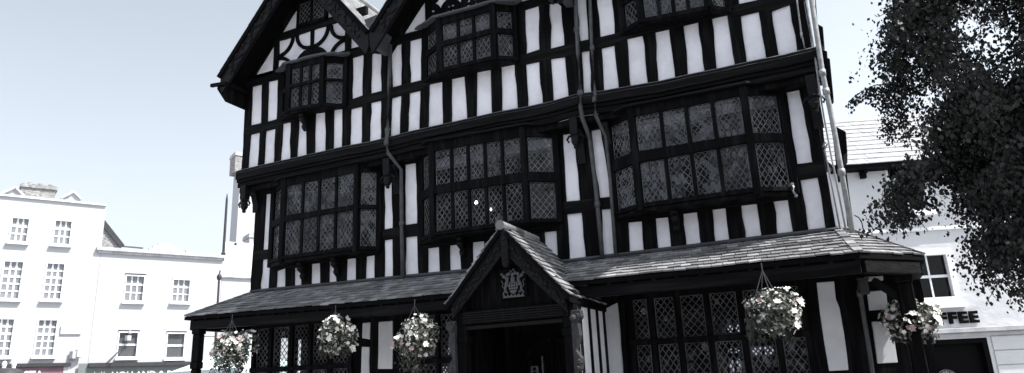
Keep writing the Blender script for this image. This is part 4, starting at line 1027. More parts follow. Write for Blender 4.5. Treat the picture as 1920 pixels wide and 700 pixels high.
# boarded rustication to the right of the door
mb = MB(); zz_ = lz - .235; 
while zz_ > .2: cbox(mb, dU1 + .1, ue, zz_ - .36, zz_ - .012, 0, .035); zz_ -= .372
mb.build('shopfront_boarding', M['rough_render'], CF, bevel=.004)
def sash(u0, u1, z0, z1, nx_, nz_, parent, wallf, frame=.1, bar_=.03, mt=None, gm=None, name='sash_window', inset=-.12, sill=.14):
    """sash window as a part: frame + bars, glass and sill below it. wallf(u,z,out)->point"""
    mb = MB()
    def bx(a, b, c, d, o0, o1): mb.hexa([wallf(a, c, o1), wallf(b, c, o1), wallf(b, c, o0), wallf(a, c, o0)], [wallf(a, d, o1), wallf(b, d, o1), wallf(b, d, o0), wallf(a, d, o0)])
    bx(u0, u0 + frame, z0, z1, inset - .05, .03); bx(u1 - frame, u1, z0, z1, inset - .05, .03); bx(u0 + frame, u1 - frame, z1 - frame, z1, inset - .05, .028); bx(u0 + frame, u1 - frame, z0, z0 + frame, inset - .05, .028)
    for i in range(1, nx_):
        x = u0 + frame + (u1 - u0 - 2 * frame) * i / nx_; bx(x - bar_ / 2, x + bar_ / 2, z0 + frame, z1 - frame, inset - .03, inset + .02)
    for j in range(1, nz_):
        z = z0 + frame + (z1 - z0 - 2 * frame) * j / nz_; b2 = bar_ * (1.6 if j == nz_ // 2 + nz_ % 2 else 1); bx(u0 + frame, u1 - frame, z - b2 / 2, z + b2 / 2, inset - .03, inset + .026)
    o_ = mb.build(name, mt or M['white_paint'], parent)
    g_ = MB(); g_.add([wallf(u0 + frame, z0 + frame, inset), wallf(u1 - frame, z0 + frame, inset), wallf(u1 - frame, z1 - frame, inset), wallf(u0 + frame, z1 - frame, inset)], [(0, 1, 2, 3)]); g_.build('pane', gm or M['shopglass'], o_, fix=False)
    if sill:
        s_ = MB(); s_.hexa([wallf(u0 - .06, z0 - sill, .16), wallf(u1 + .06, z0 - sill, .16), wallf(u1 + .06, z0 - sill, 0), wallf(u0 - .06, z0 - sill, 0)], [wallf(u0 - .06, z0 - .003, .14), wallf(u1 + .06, z0 - .003, .14), wallf(u1 + .06, z0 - .003, 0), wallf(u0 - .06, z0 - .003, 0)]); s_.build('sill', M['white_paint'], o_, bevel=.01)
    return o_
sash(wU0, wU1, wZ0, wZ1, 3, 2, CF, cw, frame=.16, bar_=.045, gm=M['glassb'])
sash(vU0, vU1, vZ0, vZ1, 2, 3, CF, cw, frame=.07, bar_=.045, gm=M['glassb'])
# eaves, roof of pale slates, eaves brackets
uEv = cu(1905, 258)[0]
mb = MB(); rs = MB()
A_, B_ = cw(ub, zE - .02, .36), cw(uEv, zE - .02, .36); C_, D_ = cw(ub, zR, -2.6), cw(uEv, zR, -2.6)
mb.hexa([q_ - UP * .12 for q_ in (A_, B_, D_, C_)], [q_ - UP * .01 for q_ in (A_, B_, D_, C_)]); mb.hexa([cw(ub, zE, -6), cw(uEv, zE, -6), D_ - UP * .12, C_ - UP * .12], [cw(ub, zE + .1, -6), cw(uEv, zE + .1, -6), D_, C_])
cbox(mb, ub, uEv, zE - .16, zE - .13, .0, .36)
ro = mb.build('roof', M['roofdark'], CF); tiles(rs, A_, B_, C_, D_, 11, .32, .022, .006); rs.build('roof_slates', M['slate_pale'], ro)
for px in (1614, 1680, 1745, 1810): mb = MB(); u = cu(px, 318)[0]; cbox(mb, u - .07, u + .07, zE - .36, zE - .16, 0, .14); cbox(mb, u - .05, u + .05, zE - .26, zE - .16, .14, .28); mb.build('eaves_bracket', M['black'], CF)
# taller part of the wall beyond the end of the eaves
mb = MB(); cbox(mb, uEv, ue, zE, zE + 2.0, -.3, .0); mb.build('parapet', M['rough_render'], CF)
# lettering and door
lu0, lz0 = cu(1774, 607); lu1, _ = cu(1835, 604); lt = cu(1832, 584)[1]; hgt = lt - cu(1832, 604)[1]
pitch_ = (cu(1835, 605)[0] - cu(1793, 607)[0]) / 1.84
text_mesh('COFFEE', hgt / .70, .03, cw(cu(1835, 605)[0] - pitch_ * 5.84, cu(1832, 604)[1], .045), CDv, UP, 'sign_lettering', M['black'], CF, width=pitch_ * 5.84, bold=.02, space=1.2)
mb = MB(); cbox(mb, dU0, dU1, 0, dZ1, -.25, -.2); cbox(mb, dU0, dU1, dZ1 - .12, dZ1 + .0, -.2, -.02); cbox(mb, dU1 - .12, dU1, 0, dZ1 - .12, -.2, -.02)
dro = mb.build('shop_doorway', M['black'], CF)  # flat black sheet; the dark of the recess is put into its colour
mb = MB(); u_, z_ = cu(1708, 672); cbox(mb, u_ - .25, u_ + .2, z_ - .05, z_ + .12, -.2, -.19); mb.build('menu_board', M['darkgrey'], dro)
ru, rz = cu(1776, 714); rr = cu(1776, 693)[1] - rz
mb = MB(); mb.prism([cw(ru + rr * math.cos(t), rz + rr * math.sin(t), .0) for t in [2 * math.pi * k / 40 for k in range(40)]], CN * .05); ros = mb.build('roundel_sign', M['armspale'], CF)
mb = MB(); mb.prism([cw(ru + rr * .93 * math.cos(t), rz + rr * .93 * math.sin(t), .05) for t in [2 * math.pi * k / 40 for k in range(40)]], CN * .006); mb.build('sign_ring', M['black'], ros)
mb = MB(); mb.prism([cw(ru + rr * .56 * math.cos(t), rz + rr * .56 * math.sin(t), .056) for t in [2 * math.pi * k / 40 for k in range(40)]], CN * .005); mb.build('sign_centre', M['armspale'], ros)
def arc_text(txt, a0, a1, rad, size, flip=False):
    for i, ch in enumerate(txt):
        if ch == ' ': continue
        t = math.radians(a0 + (a1 - a0) * i / (len(txt) - 1)); r_ = V((0, 0, 0)) + CDv * math.cos(t) + UP * math.sin(t); tn = CDv * math.sin(t) - UP * math.cos(t)
        if flip: tn = -tn; zd = -r_
        else: zd = r_
        text_mesh(ch, size, .004, cw(ru, rz, .062) + r_ * rad - tn * size * .3, tn, zd, 'sign_letter', M['lead'], ros, bold=.004)
arc_text('STARBUCKS', 155, 25, rr * .64, rr * .34); arc_text('COFFEE', 220, 320, rr * .86, rr * .30, True)
# ================================================================== BUILDINGS ON THE LEFT
def hv(vx):
    d = ray(vx, 728 - .045 * (vx - 960)); d.z = 0; return d.normalized()
LD = hv(2800); LN = V((LD.y, -LD.x, 0)); dq = ray(235, 540).normalized(); LP = C0 + dq * 40.0; LP.z = 0
def lp_(px, py, out=0.0): return atp(px, py, LP + LN * out, LN)
def lu(px, py):
    p = lp_(px, py); return (p - LP).dot(LD), p.z
def lw(u, z, out=0.0): return LP + LD * u + LN * out + UP * z
def lbox(mb, u0, u1, z0, z1, o0, o1, m=0):
    mb.hexa([lw(u0, z0, o1), lw(u1, z0, o1), lw(u1, z0, o0), lw(u0, z0, o0)], [lw(u0, z1, o1), lw(u1, z1, o1), lw(u1, z1, o0), lw(u0, z1, o0)], m)
def lwall(name, u0, u1, z0, z1, holes, parent, mt):
    xs = sorted({u0, u1, *[h[0] for h in holes], *[h[1] for h in holes]}); zs = sorted({z0, z1, *[h[2] for h in holes], *[h[3] for h in holes]}); mb = MB()
    for i in range(len(xs) - 1):
        for j in range(len(zs) - 1):
            a, b = (xs[i] + xs[i + 1]) / 2, (zs[j] + zs[j + 1]) / 2
            if any(h[0] < a < h[1] and h[2] < b < h[3] for h in holes): continue
            lbox(mb, xs[i], xs[i + 1], zs[j], zs[j + 1], -.3, 0)
    lbox(mb, u0, u1, z0, z1, -8.0, -7.8); lbox(mb, u0, u0 + .2, z0, z1, -7.8, -.3); lbox(mb, u1 - .2, u1, z0, z1, -7.8, -.3); lbox(mb, u0, u1, z1 - .3, z1 - .1, -7.8, -.3)
    return mb.build(name, mt, parent)
uJ = lu(186, 500)[0]; zT3 = lu(100, 377)[1]; zF = lu(100, 684)[1]
B3 = empty('terraced_building', lw(uJ - 4, 0, -4), 'tall white three storey building with maroon shop fascia at the left edge', 'building')
win3 = []
for (pl, pr2, pt2, pb2) in ((17, 56, 407, 455), (98, 136, 412, 460), (0, 43, 488, 562), (81, 121, 492, 563), (-17, 26, 596, 670), (65, 107, 598, 669)):
    yc = (pt2 + pb2) / 2
    a = lu(pl + 1, yc)[0]; b = lu(pr2 - 1, yc)[0]; zt = lu((pl + pr2) / 2, pt2)[1]; zb = lu((pl + pr2) / 2, pb2)[1]
    win3.append((a, b, zb, zt))
# one extra column beyond the left edge of the photograph
colw = win3[1][0] - win3[0][0]
win3 += [(a - colw, b - colw, c_, d_) for a, b, c_, d_ in (win3[0], win3[2], win3[4])]
u3L = win3[0][0] - colw * 2
lwall('wall', u3L, uJ, 0, zT3, win3 + [(u3L + .4, uJ - .5, .3, zF - .75)], B3, M['render'])
for k, h in enumerate(win3): sash(h[0], h[1], h[2], h[3], 3, 3 if k in (0, 1, 6) else 5, B3, lw, frame=.06, bar_=.07, name='sash_window', sill=.1, inset=-.1)
mb = MB(); lbox(mb, u3L, uJ, zT3, zT3 + .08, -.3, .1); mb.build('coping', M['white_paint'], B3)
mb = MB(); a, b = u3L + .1, lu(118, 690)[0]; lbox(mb, a, b, zF - .75, zF - .1, 0, .12); f3 = mb.build('shop_fascia', M['maroon'], B3)
mb = MB(); lbox(mb, a, lu(131, 690)[0], zF - .09, zF + .06, 0, .25); mb.build('fascia_cornice', M['darkgrey'], B3)
mb = MB(); lbox(mb, lu(118, 690)[0] + .01, lu(130, 690)[0], 0, zF - .1, 0, .14); mb.build('pilaster', M['stone'], B3)
aT = lu(81, 697)[0]; wT = aT - lu(12, 697)[0]; zL = lu(60, 696)[1]
text_mesh('COSTA', .62, .02, lw(aT - wT, zL - .43, .13), LD, UP, 'fascia_lettering', M['white_paint'], B3, width=wT, bold=.01)
mb = MB(); lbox(mb, u3L + .4, uJ - .5, .3, zF - .76, -.2, -.15); mb.build('shop_window', M['shopglass'], B3)
pa0, pa1 = lu(116, 611), lu(150, 626); mb = MB(); lbox(mb, pa0[0], pa1[0], pa1[1], pa0[1], 0, .05); pw = mb.build('wall_plaque', M['white_paint'], B3)
mb = MB(); lbox(mb, pa0[0] - .03, pa1[0] + .03, pa1[1] - .03, pa1[1] - .003, 0, .07); lbox(mb, pa0[0] - .03, pa0[0] - .003, pa1[1], pa0[1], 0, .07); mb.build('plaque_rim', M['stone'], pw)
# roof slopes, chimney and dormer gables behind the coping
mb = MB(); mb.add([lw(u3L, zT3 - .1, -.5), lw(uJ, zT3 - .1, -.5), lw(uJ, zT3 - .1, -7.5), lw(u3L, zT3 - .1, -7.5), lw(u3L + 1, zT3 + .5, -4), lw(uJ - 1.0, zT3 + .5, -4)], [(0, 1, 5, 4), (1, 2, 5), (2, 3, 4, 5), (3, 0, 4)]); mb.build('roof', M['render'], B3)
for (lp0, ap_, rp0) in (((2, 364), (29, 352), (45, 368)), ((114, 372.5), (138, 360), (152, 374))):
    P0_, P1_, P2_ = [lp_(x, y, -1.6) for x, y in (lp0, ap_, rp0)]
    mb = MB()
    for a, b in ((P0_, P1_), (P1_, P2_)): mb.beam(a, b, .22, .1); mb.hexa([a, b, b - LN * 1.8, a - LN * 1.8], [a + UP * .08, b + UP * .08, b - LN * 1.8 + UP * .08, a - LN * 1.8 + UP * .08])
    mb.prism([P0_ + V((0, 0, -.02)), P1_ + V((0, 0, -.05)), P2_ + V((0, 0, -.02)), P2_ - UP * .5, P0_ - UP * .5], -LN * 1.6); mb.build('dormer', M['stone'], B3)
c0, c1, c2 = lp_(24, 356, -3.6), lp_(48, 344, -3.6), lp_(92, 370, -3.6)
chm = MB(); wv_ = (c2 - c1).dot(LD)
ua = (c1 - LP).dot(LD); zt = c1.z; 
lbox(chm, ua - .15, ua + 1.35, zT3, zt - .12, -4.6, -3.6); lbox(chm, ua - .22, ua + 1.42, zt - .2, zt - .08, -4.68, -3.52); lbox(chm, ua - .18, ua + 1.38, zt - .08, zt, -4.64, -3.56); co = chm.build('chimney', M['brick'], B3)
mb = MB()
for k in range(3): mb.tube([lw(ua + .2 + k * .45, zt, -4.1), lw(ua + .2 + k * .45, zt + .18, -4.1)], .1, 8)
mb.build('chimney_pot', M['brick'], co)
# floodlights on the wall
# --- two storey building
uK = lu(418, 485)[0]; zT2 = (lu(175, 466)[1] + lu(418, 488)[1]) / 2
B2 = empty('shop_building', lw((uJ + uK) / 2, 0, -4), 'white two storey building with green shop fascia and stone parapet left of the timbered house', 'building')
win2 = []
for (pl, pr2, pt2, pb2) in ((233, 271, 516, 566), (322, 357, 523, 567), (220, 259, 622, 671), (311, 347, 624, 672)):
    yc = (pt2 + pb2) / 2; a = lu(pl, yc)[0]; b = lu(pr2, yc)[0]; win2.append((a, b, lu((pl + pr2) / 2, pb2)[1], lu((pl + pr2) / 2, pt2)[1]))
uK2 = uK + 3.2
lwall('wall', uJ + .01, uK, 0, zT2, win2 + [(uJ + .8, uK - .4, .3, zF - .75)], B2, M['render'])
for k, h in enumerate(win2):
    sash(h[0], h[1], h[2], h[3], 3 if k < 2 else 1, 3 if k < 2 else 2, B2, lw, frame=.05, bar_=.055, sill=.12, inset=-.12, gm=M['shopglass' if k < 2 else 'shopglass_dark'])
    mb = MB(); lbox(mb, h[0] - .02, h[1] + .02, h[3] - .0, h[3] + .07, 0, .03); mb.build('window_head', M['darkgrey'] if k != 1 else M['stone'], B2)
mb = MB(); lbox(mb, uJ - .2, uK + .05, zT2 - .0, zT2 + .16, -.3, .18); lbox(mb, uJ - .15, uK + .02, zT2 - .12, zT2 - .003, 0, .1); mb.build('parapet', M['stone'], B2)
ax0, az0 = lu(300, 462), lu(315, 452); mb = MB(); cu_ = lu(310, 470)[0]
for k, (w_, h_) in enumerate(((.75, .16), (.6, .3), (.35, .42))): lbox(mb, cu_ - w_, cu_ + w_, zT2 + .16, zT2 + .16 + h_, -.25 + k * .01, .0 - k * .03)
lbox(mb, cu_ + 1.0, cu_ + 1.3, zT2 + .16, zT2 + .34, -.25, -.02); mb.build('parapet_ornament', M['render'], B2)
a, b = lu(146, 690)[0], lu(410, 692)[0]
mb = MB(); lbox(mb, a, b, zF - .8, zF - .16, 0, .12); mb.build('shop_fascia', M['green'], B2)
mb = MB(); lbox(mb, lu(164, 690)[0], b, zF - .15, zF + .03, 0, .3); mb.build('fascia_cornice', M['darkgrey'], B2)
mb = MB(); lbox(mb, a, lu(163, 690)[0], zF - .8, zF + .02, .12, .16); mb.build('fascia_end', M['green'], B2)
mb = MB(); lbox(mb, uJ + .8, uK - .4, .3, zF - .76, -.2, -.15); mb.build('shop_window', M['shopglass'], B2)
x0 = lu(209, 697)[0]; x1 = lu(360, 697)[0]; zL2 = lu(290, 695.5)[1]
text_mesh('HOLLAND & BARRETT', .56, .02, lw(x0, zL2 - .39, .13), LD, UP, 'fascia_lettering', M['white_paint'], B2, width=(x1 - x0) * 1.14, bold=.012)
x0 = lu(176, 697)[0]; x1 = lu(198, 697)[0]; text_mesh('health', .34, .02, lw(x0, lu(190, 697)[1] - .24, .13), LD, UP, 'fascia_lettering', M['white_paint'], B2, width=x1 - x0, bold=.008)
for pl, pr2, py in ((211, 257, 681), (304, 346, 682)):
    a, z_ = lu(pl, py); b, _ = lu(pr2, py); mb = MB(); lbox(mb, a, b, z_ - .03, z_ + .03, 0, .1); mb.build('sill_board', M['darkgrey'], B2)
p0 = lp_(240, 634, .05); mb = MB(); mb.box(p0.x - .1, p0.x + .1, p0.y - .1, p0.y + .1, p0.z - .12, p0.z + .12); mb.ball(p0 + V((.1, 0, .25)), .09); mb.build('alarm_box', M['stone'], B2)
mb = MB(); mb.tube([lp_(240, 640, .15), lp_(227, 655, .35), lp_(200, 682, .9)], [.015, .02, .05], 6); mb.build('sign_arm', M['darkgrey'], B2)
for k, px in enumerate((138, 147)):
    p = lp_(px, 665 - 3 * k, .15); mb = MB(); mb.box(p.x - .13, p.x + .13, p.y - .13, p.y + .13, p.z - .2, p.z + .16); mb.beam(p + V((0, 0, -.2)), p - LN * .2 + V((0, 0, -.25)), .06, .06); mb.build('wall_floodlight', M['stone'], B2 if k else B3, bevel=.02)
# gable end of the building behind
G0, G1, G2 = lp_(190, 414, -9.5), lp_(228, 462, -9.5), lp_(183, 462, -9.5)
GB = empty('gabled_house', (G0 + V((-3, 3, 0))) * 1.0, 'stone gable end with dark sloping verge rising between the two white buildings', 'house'); GB.location.z = 0; ORG[GB.name] = V(GB.location)
Gx = G0 + (G0 - G1); Gx.z = G1.z
mb = MB(); mb.prism([V((G1.x, G1.y, 0)), G1, G0 - UP * .1, Gx, V((Gx.x, Gx.y, 0))], -LN * 5); mb.build('gable_wall', M['brick'], GB)
mb = MB(); mb.beam(G0 - (G1 - G0) * .02, G1 + (G1 - G0) * .02, .25, .30); mb.build('verge', M['darkgrey'], GB)
mb = MB(); n_ = LN * 5.1
mb.hexa([G0, G1, G1 - n_, G0 - n_], [p + UP * .12 for p in (G0, G1, G1 - n_, G0 - n_)]); mb.hexa([G0, Gx, Gx - n_, G0 - n_], [p + UP * .12 for p in (G0, Gx, Gx - n_, G0 - n_)]); mb.beam(G1, G1 + LD * 1.2 + V((0, 0, -.03)), .1, .08); mb.build('roof', M['slate_dark'], GB)
# --- lower house to the right with chimney, mostly behind the timbered house
B1 = empty('white_house', lw(uK + 4, 0, -4), 'low white house with a sloping roof and chimney just left of the timbered house', 'house')
zk = lu(420, 520)[1]
mb = MB(); lbox(mb, uK + .02, uK + 12, 0, zk, -8, -.02); mb.build('wall', M['render'], B1)
r0 = lp_(418, 500, -.1); r1 = lp_(452, 455, -3.0); zr = r1.z
mb = MB(); mb.hexa([lw(uK + .02, zk, .1), lw(uK + 12, zk, .1), lw(uK + 12, zr, -3.5), lw(uK + .9, zr, -3.5)], [lw(uK + .02, zk + .1, .1), lw(uK + 12, zk + .1, .1), lw(uK + 12, zr + .1, -3.5), lw(uK + .9, zr + .1, -3.5)]); mb.build('roof', M['render'], B1)
k_ = (lp_(446, 466, -3.0) - LP); uk = k_.dot(LD); mb = MB(); lbox(mb, uk - .25, uk + .25, zr - .6, k_.z, -3.4, -2.9); lbox(mb, uk - .32, uk + .32, k_.z, k_.z + .08, -3.47, -2.83); cm = mb.build('chimney', M['render'], B1)
mb = MB(); mb.tube([lw(uk - .1, k_.z + .08, -3.15), lw(uk - .1, k_.z + .35, -3.15)], .07, 7); mb.build('chimney_pot', M['darkgrey'], cm)
# brick chimney stacks of farther houses glimpsed at the timbered house's edge
for nm, (pl, pr2, pt2, pb2), mt, lab in (('tall', (441, 466, 284, 322), 'brick', 'upper brick chimney stack peeping out beside the timbered house'), ('low', (467, 488, 437, 488), 'stone', 'grey stone stack low against the left edge of the timbered house')):
    oq = -9.0 if nm == 'low' else -14.0; a = lp_(pl, pt2, oq); b = lp_(pr2, pt2, oq); z1 = a.z; z0 = lp_(pl, pb2, oq).z; ua = (a - LP).dot(LD); ub_ = ua + 1.0
    e = empty('chimney_stack', (a.x + .5, a.y + .5, 0), lab, 'chimney')
    mb = MB(); lbox(mb, ua + .05, ub_, z0, z1 - .3, oq - 1.4, oq); mb.build('stack', M[mt], e); mb = MB(); lbox(mb, ua + .45, ub_ + 2.5, 0, z0 - .01, oq - 1.6, oq + .12); mb.build('breast', M['render'], e)
    mb = MB(); lbox(mb, ua, ub_ + .05, z1 - .3, z1 - .12, oq - 1.46, oq + .06); lbox(mb, ua + .03, ub_ + .02, z1 - .12, z1, oq - 1.43, oq + .03); mb.build('cap', M['stone'], e)
# flagpole, street lamp
f0, f1 = lp_(419, 476, -.15), lp_(426, 364, -.15)
e = empty('flagpole', f0, 'dark bare flagpole standing on the parapet corner of the white building', 'flagpole')
mb = MB(); mb.tube([f0 - UP * .4, f0.lerp(f1, .9), f1], [.075, .06, .02], 8); mb.build('pole', M['darkgrey'], e); mb = MB(); mb.ball(f0, .13, (1, 1, .7)); mb.build('foot', M['darkgrey'], e)
s1 = lp_(411, 520, 6); s0 = V((s1.x, s1.y, 0)); s0 = V((lp_(403, 690, 6).x, lp_(403, 690, 6).y, 0))
e = empty('street_lamp', s0, 'thin dark street lamp post with small head left of the timbered house', 'street lamp')
mb = MB(); mb.tube([s0, s1 - UP * .1], [.07, .045], 8); mb.build('pole', M['darkgrey'], e); mb = MB(); mb.ball(s1, .11, (1, 1, 1.4)); mb.tube([s1, s1 + V((.02, 0, .3))], .03, 6); mb.build('lamp_head', M['darkgrey'], e)
mb = MB(); b0 = lp_(398, 631, 6); mb.beam(b0 - LD * .7, b0 + LD * .65, .03, .03); mb.build('cross_arm', M['darkgrey'], e)
# white market parasol and teal stall canopy in the square
pt_ = lp_(424, 670, 10); e = empty('parasol', (pt_.x, pt_.y, 0), 'large white market parasol behind the left corner post of the pent roof', 'parasol')
mb = MB(); n = 8; zr_ = pt_.z - 1.0
mb.add([pt_] + [V((pt_.x + 2.4 * math.cos(6.283 * k / n), pt_.y + 2.4 * math.sin(6.283 * k / n), zr_)) for k in range(n)] + [V((pt_.x + 2.4 * math.cos(6.283 * k / n), pt_.y + 2.4 * math.sin(6.283 * k / n), zr_ - .2)) for k in range(n)], [(0, 1 + k, 1 + (k + 1) % n) for k in range(n)] + [(1 + k, 1 + n + k, 1 + n + (k + 1) % n, 1 + (k + 1) % n) for k in range(n)]); mb.build('canopy', M['canvas'], e)
mb = MB(); mb.tube([V((pt_.x, pt_.y, 0)), pt_ - UP * .05], .04, 8); mb.build('pole', M['pipe_light'], e)
q0 = lp_(398, 655, 13); e = empty('market_stall', (q0.x + 1, q0.y, 0), 'market stall with a pale teal canopy under the left hanging basket', 'market stall')
mb = MB(); c = V((q0.x + 1.3, q0.y, q0.z)); w_ = 1.5; zc_ = q0.z - .75
mb.add([c] + [c + V((sx * w_, sy * w_, -.75)) for sx, sy in ((-1, -1), (1, -1), (1, 1), (-1, 1))] + [c + V((sx * w_, sy * w_, -1.0)) for sx, sy in ((-1, -1), (1, -1), (1, 1), (-1, 1))], [(0, 1, 2), (0, 2, 3), (0, 3, 4), (0, 4, 1), (1, 5, 6, 2), (2, 6, 7, 3), (3, 7, 8, 4), (4, 8, 5, 1)]); mb.build('canopy', M['teal'], e)
for sx, sy in ((-1, -1), (1, -1), (1, 1), (-1, 1)):
    mb = MB(); mb.tube([V((c.x + sx * w_ * .95, c.y + sy * w_ * .95, 0)), V((c.x + sx * w_ * .95, c.y + sy * w_ * .95, c.z - .8))], .03, 6); mb.build('leg', M['pipe_light'], e)
mb = MB(); mb.box(c.x - 1.3, c.x + 1.3, c.y - 1.2, c.y - .6, .75, .8); mb.build('counter', M['canvas'], e)
# dark domed kiosk roof with white finials at the bottom left corner
k0 = lp_(14, 692, 4); e = empty('kiosk', (k0.x, k0.y, 0), 'dark domed kiosk top with two white finials at the bottom left corner', 'kiosk')
mb = MB(); mb.tube([V((k0.x, k0.y, 0)), V((k0.x, k0.y, k0.z - .25))], .45, 12); mb.build('drum', M['darkgrey'], e); mb = MB(); mb.ball(V((k0.x, k0.y, k0.z - .25)), .6, (1, 1, .5), 14, 8); mb.build('dome', M['darkgrey'], e, smooth=True)
for px, py in ((8, 686), (26, 686)):
    p = lp_(px, py, 4); mb = MB(); mb.ball(p + UP * .05, .09, (1, 1, 1.5)); mb.tube([p - UP * .3, p], .07, 7); mb.build('finial', M['white_paint'], e)
# ================================================================== WEEPING BIRCH
T = empty('birch_tree', (3.7, 7.9, 0), 'dark weeping birch with drooping leafy branches at the right edge', 'tree')
YT = 8.3
poly = [(1700, -60), (1696, 10), (1674, 52), (1660, 96), (1664, 120), (1694, 136), (1730, 142), (1756, 185), (1764, 240), (1742, 290), (1684, 322), (1662, 345), (1672, 372), (1690, 402), (1712, 395), (1736, 368), (1768, 318), (1812, 345), (1822, 405), (1846, 432), (1848, 470), (1868, 505), (1890, 520), (1915, 532), (1960, 545), (2040, 540), (2120, 420), (2160, 200), (2120, -60)]
P2 = [(at(x, y, YT).x, at(x, y, YT).z) for x, y in poly]
def inpoly(x, z):
    r_ = False; n = len(P2)
    for i in range(n):
        (x0, z0), (x1, z1) = P2[i], P2[(i + 1) % n]
        if (z0 > z) != (z1 > z) and x < (x1 - x0) * (z - z0) / (z1 - z0) + x0: r_ = not r_
    return r_
gaps = [(1852, 64, 46, 58), (1862, 20, 50, 32), (1835, 110, 26, 26), (1750, 345, 22, 16), (1722, 205, 16, 30), (1725, 90, 12, 26), (1790, 20, 18, 16), (1780, 372, 20, 40), (1748, 300, 10, 16), (1765, 165, 12, 12)]
G2_ = [(at(x, y, YT).x, at(x, y, YT).z, rx_ * .0078, ry_ * .0085) for x, y, rx_, ry_ in gaps]
cr = MB(); tw = MB()
def leaf(p, s_, hang=1.0):
    d = V((random.gauss(0, .55), random.gauss(0, .55), -hang)).normalized(); n_ = V((random.gauss(0, 1), random.gauss(0, 1), random.gauss(0, .5))).normalized(); y = d.cross(n_)
    if y.length < .05: return
    y.normalize(); cr.add([p, p + d * s_ * .45 + y * s_ * .38, p + d * s_, p + d * s_ * .45 - y * s_ * .38], [(0, 1, 2, 3)])
rt_ = random.Random(3); random.seed(3)
xs_ = [p[0] for p in P2]; zs_ = [p[1] for p in P2]
cnt = 0
while cnt < 8500:
    x = rt_.uniform(min(xs_), max(xs_)); z = rt_.uniform(min(zs_), max(zs_))
    if not inpoly(x, z): continue
    y = YT + rt_.gauss(0, .6)
    nz = noise.noise(V((x * 2.1, y * 1.2, z * 2.1))) + .5 * noise.noise(V((x * 5.1 + 7, y * 3, z * 5.1)))
    dens = .55 + nz * 3.2 + (.5 if x > 1.75 and z < 4.6 else 0)
    for gx, gz_, a, b in G2_:
        if ((x - gx) / a) ** 2 + ((z - gz_) / b) ** 2 < 1: dens *= .10
    if rt_.random() > dens: continue
    cnt += 1
    # a drooping spray: short twig with leaves hanging along it
    Ln = rt_.uniform(.16, .34); dx_, dy_ = rt_.gauss(0, .16), rt_.gauss(0, .2)
    a = V((x, y, z + Ln * .5)); b = a + V((dx_, dy_, -Ln))
    if cnt % 9 == 0: tw.tube([a, b], .004, 3)
    for k in range(rt_.randint(11, 17)):
        t = rt_.random(); leaf(a.lerp(b, t) + V((rt_.gauss(0, .045), rt_.gauss(0, .045), rt_.gauss(0, .03))), rt_.choice((.026, .034, .042, .05, .06)))
# the thin sprig reaching out to the left
spr = [at(x, y, YT) for x, y in ((1735, 180), (1700, 165), (1672, 158), (1640, 160), (1618, 170), (1600, 183), (1590, 192))]
tw.tube(spr, [.012, .009, .007, .006, .005, .004, .003], 4)
for i in range(len(spr) - 1):
    for k in range(46 if i > 1 else 16):
        p = spr[i].lerp(spr[i + 1], random.random()); leaf(p + V((random.gauss(0, .02), random.gauss(0, .05), -abs(random.gauss(0, .05)))), random.uniform(.03, .045))
for (x0, y0, x1, y1, n) in ((1655, 162, 1668, 250, 150), (1640, 162, 1650, 200, 50), (1672, 160, 1690, 230, 120), (1625, 168, 1632, 190, 26), (1684, 170, 1700, 262, 150), (1665, 230, 1672, 262, 60), (1700, 385, 1698, 412, 40), (1668, 380, 1690, 396, 30)):
    a, b = at(x0, y0, YT), at(x1, y1, YT + random.uniform(-.2, .2)); tw.tube([a, b], .004, 3)
    for k in range(int(n * 1.7)): leaf(a.lerp(b, random.random()) + V((random.gauss(0, .045), random.gauss(0, .06), random.gauss(0, .03))), random.uniform(.03, .045))
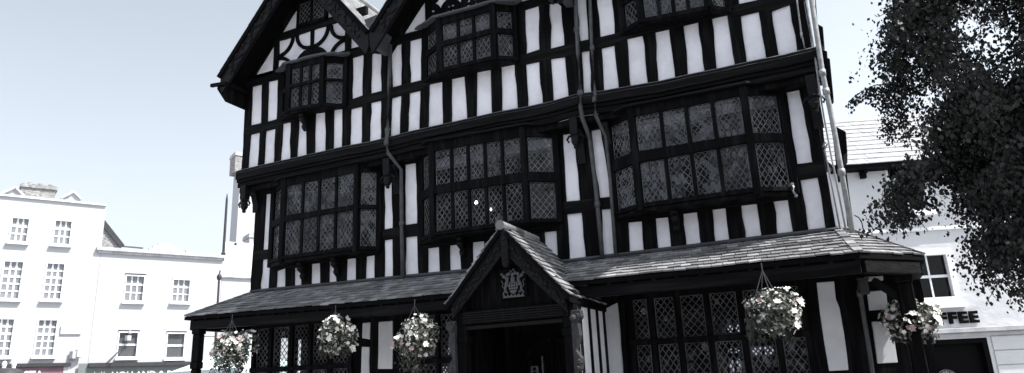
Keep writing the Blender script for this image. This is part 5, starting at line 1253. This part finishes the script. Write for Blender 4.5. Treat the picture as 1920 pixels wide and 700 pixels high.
# rest of the crown, outside the photograph
for k in range(1500):
    d = V((rt_.gauss(0, 1), rt_.gauss(0, 1), rt_.gauss(0, 1))).normalized() * rt_.uniform(.6, 1.0)
    a = V((4.3 + d.x * 1.7, 7.4 + d.y * 1.3, 6.2 + d.z * 2.4))
    if a.x < 3.0 and a.z < 6.4: continue
    for j in range(12): leaf(a + V((rt_.gauss(0, .14), rt_.gauss(0, .14), rt_.gauss(0, .2))), rt_.uniform(.05, .09))
cr.build('crown', M['leaf'], T, fix=False)
tw.build('twigs', M['black'], T)
mb = MB(); mb.tube([V((3.7, 7.9, 0)), V((3.66, 7.88, 1.5)), V((3.75, 7.85, 3.5)), V((3.8, 7.8, 6)), V((3.85, 7.8, 8.3))], [.24, .2, .17, .12, .04], 10); mb.build('trunk', M['bark'], T, smooth=True)
mb = MB()
for tgt in ((1.9, 8.6, 4.7), (2.1, 8.5, 3.9), (1.5, 8.4, 4.3), (2.6, 8.3, 5.6), (4.9, 7.4, 6.4), (3.6, 7.0, 7.2), (1.5, 8.8, 3.4)):
    t_ = V(tgt); s_ = V((3.78, 7.82, min(t_.z + .2, 6.4))); mid = s_.lerp(t_, .5) + V((0, 0, .45)); mb.tube([s_, s_.lerp(mid, .5) + V((0, 0, .12)), mid, mid.lerp(t_, .6) + V((0, 0, .08)), t_], [.06, .045, .03, .018, .006], 6)
mb.build('limbs', M['black'], T, smooth=True)

# ================================================================== UNSEEN BUILDINGS ADDED BEHIND THE CAMERA (dark reflections for the leaded windows)
rs_ = random.Random(8); x = -44.0; k = 0
for wd, hh, gb, mt_ in ((9, 10.5, 3, 'dark_brick'), (7, 12.5, 0, 'dark_brick'), (8, 9.5, 4, 'slate_dark'), (6.5, 11.5, 2.5, 'dark_brick'), (8, 10, 0, 'dark_brick'), (7, 12, 3, 'slate_dark'), (9, 9.5, 3.5, 'dark_brick'), (8, 11, 0, 'dark_brick')):
    e = empty('reflection_building', (x + wd / 2, -17, 0), 'unseen building added behind the camera to darken reflections in the leaded windows', 'building', 'buildings added for window reflections')
    mb = MB(); mb.box(x, x + wd - .05, -22, -14, 0, hh)
    if gb: mb.prism([V((x, -14, hh + .004)), V((x + wd - .05, -14, hh + .004)), V((x + wd / 2, -14, hh + gb))], (0, -8, 0))
    mb.build('wall', M[mt_], e)
    for i in range(3):
        for j in range(3):
            mb = MB(); cx_ = x + wd * (i + .5) / 3; mb.box(cx_ - .5, cx_ + .5, -13.97, -13.9, 1.2 + j * 3.1, 2.9 + j * 3.1); mb.build('window', M['black'], e)
    mb = MB(); mb.box(x + .4, x + 1.3, -19, -18, hh + .01, hh + 2.6); mb.build('chimney', M['dark_brick'], e)
    x += wd; k += 1
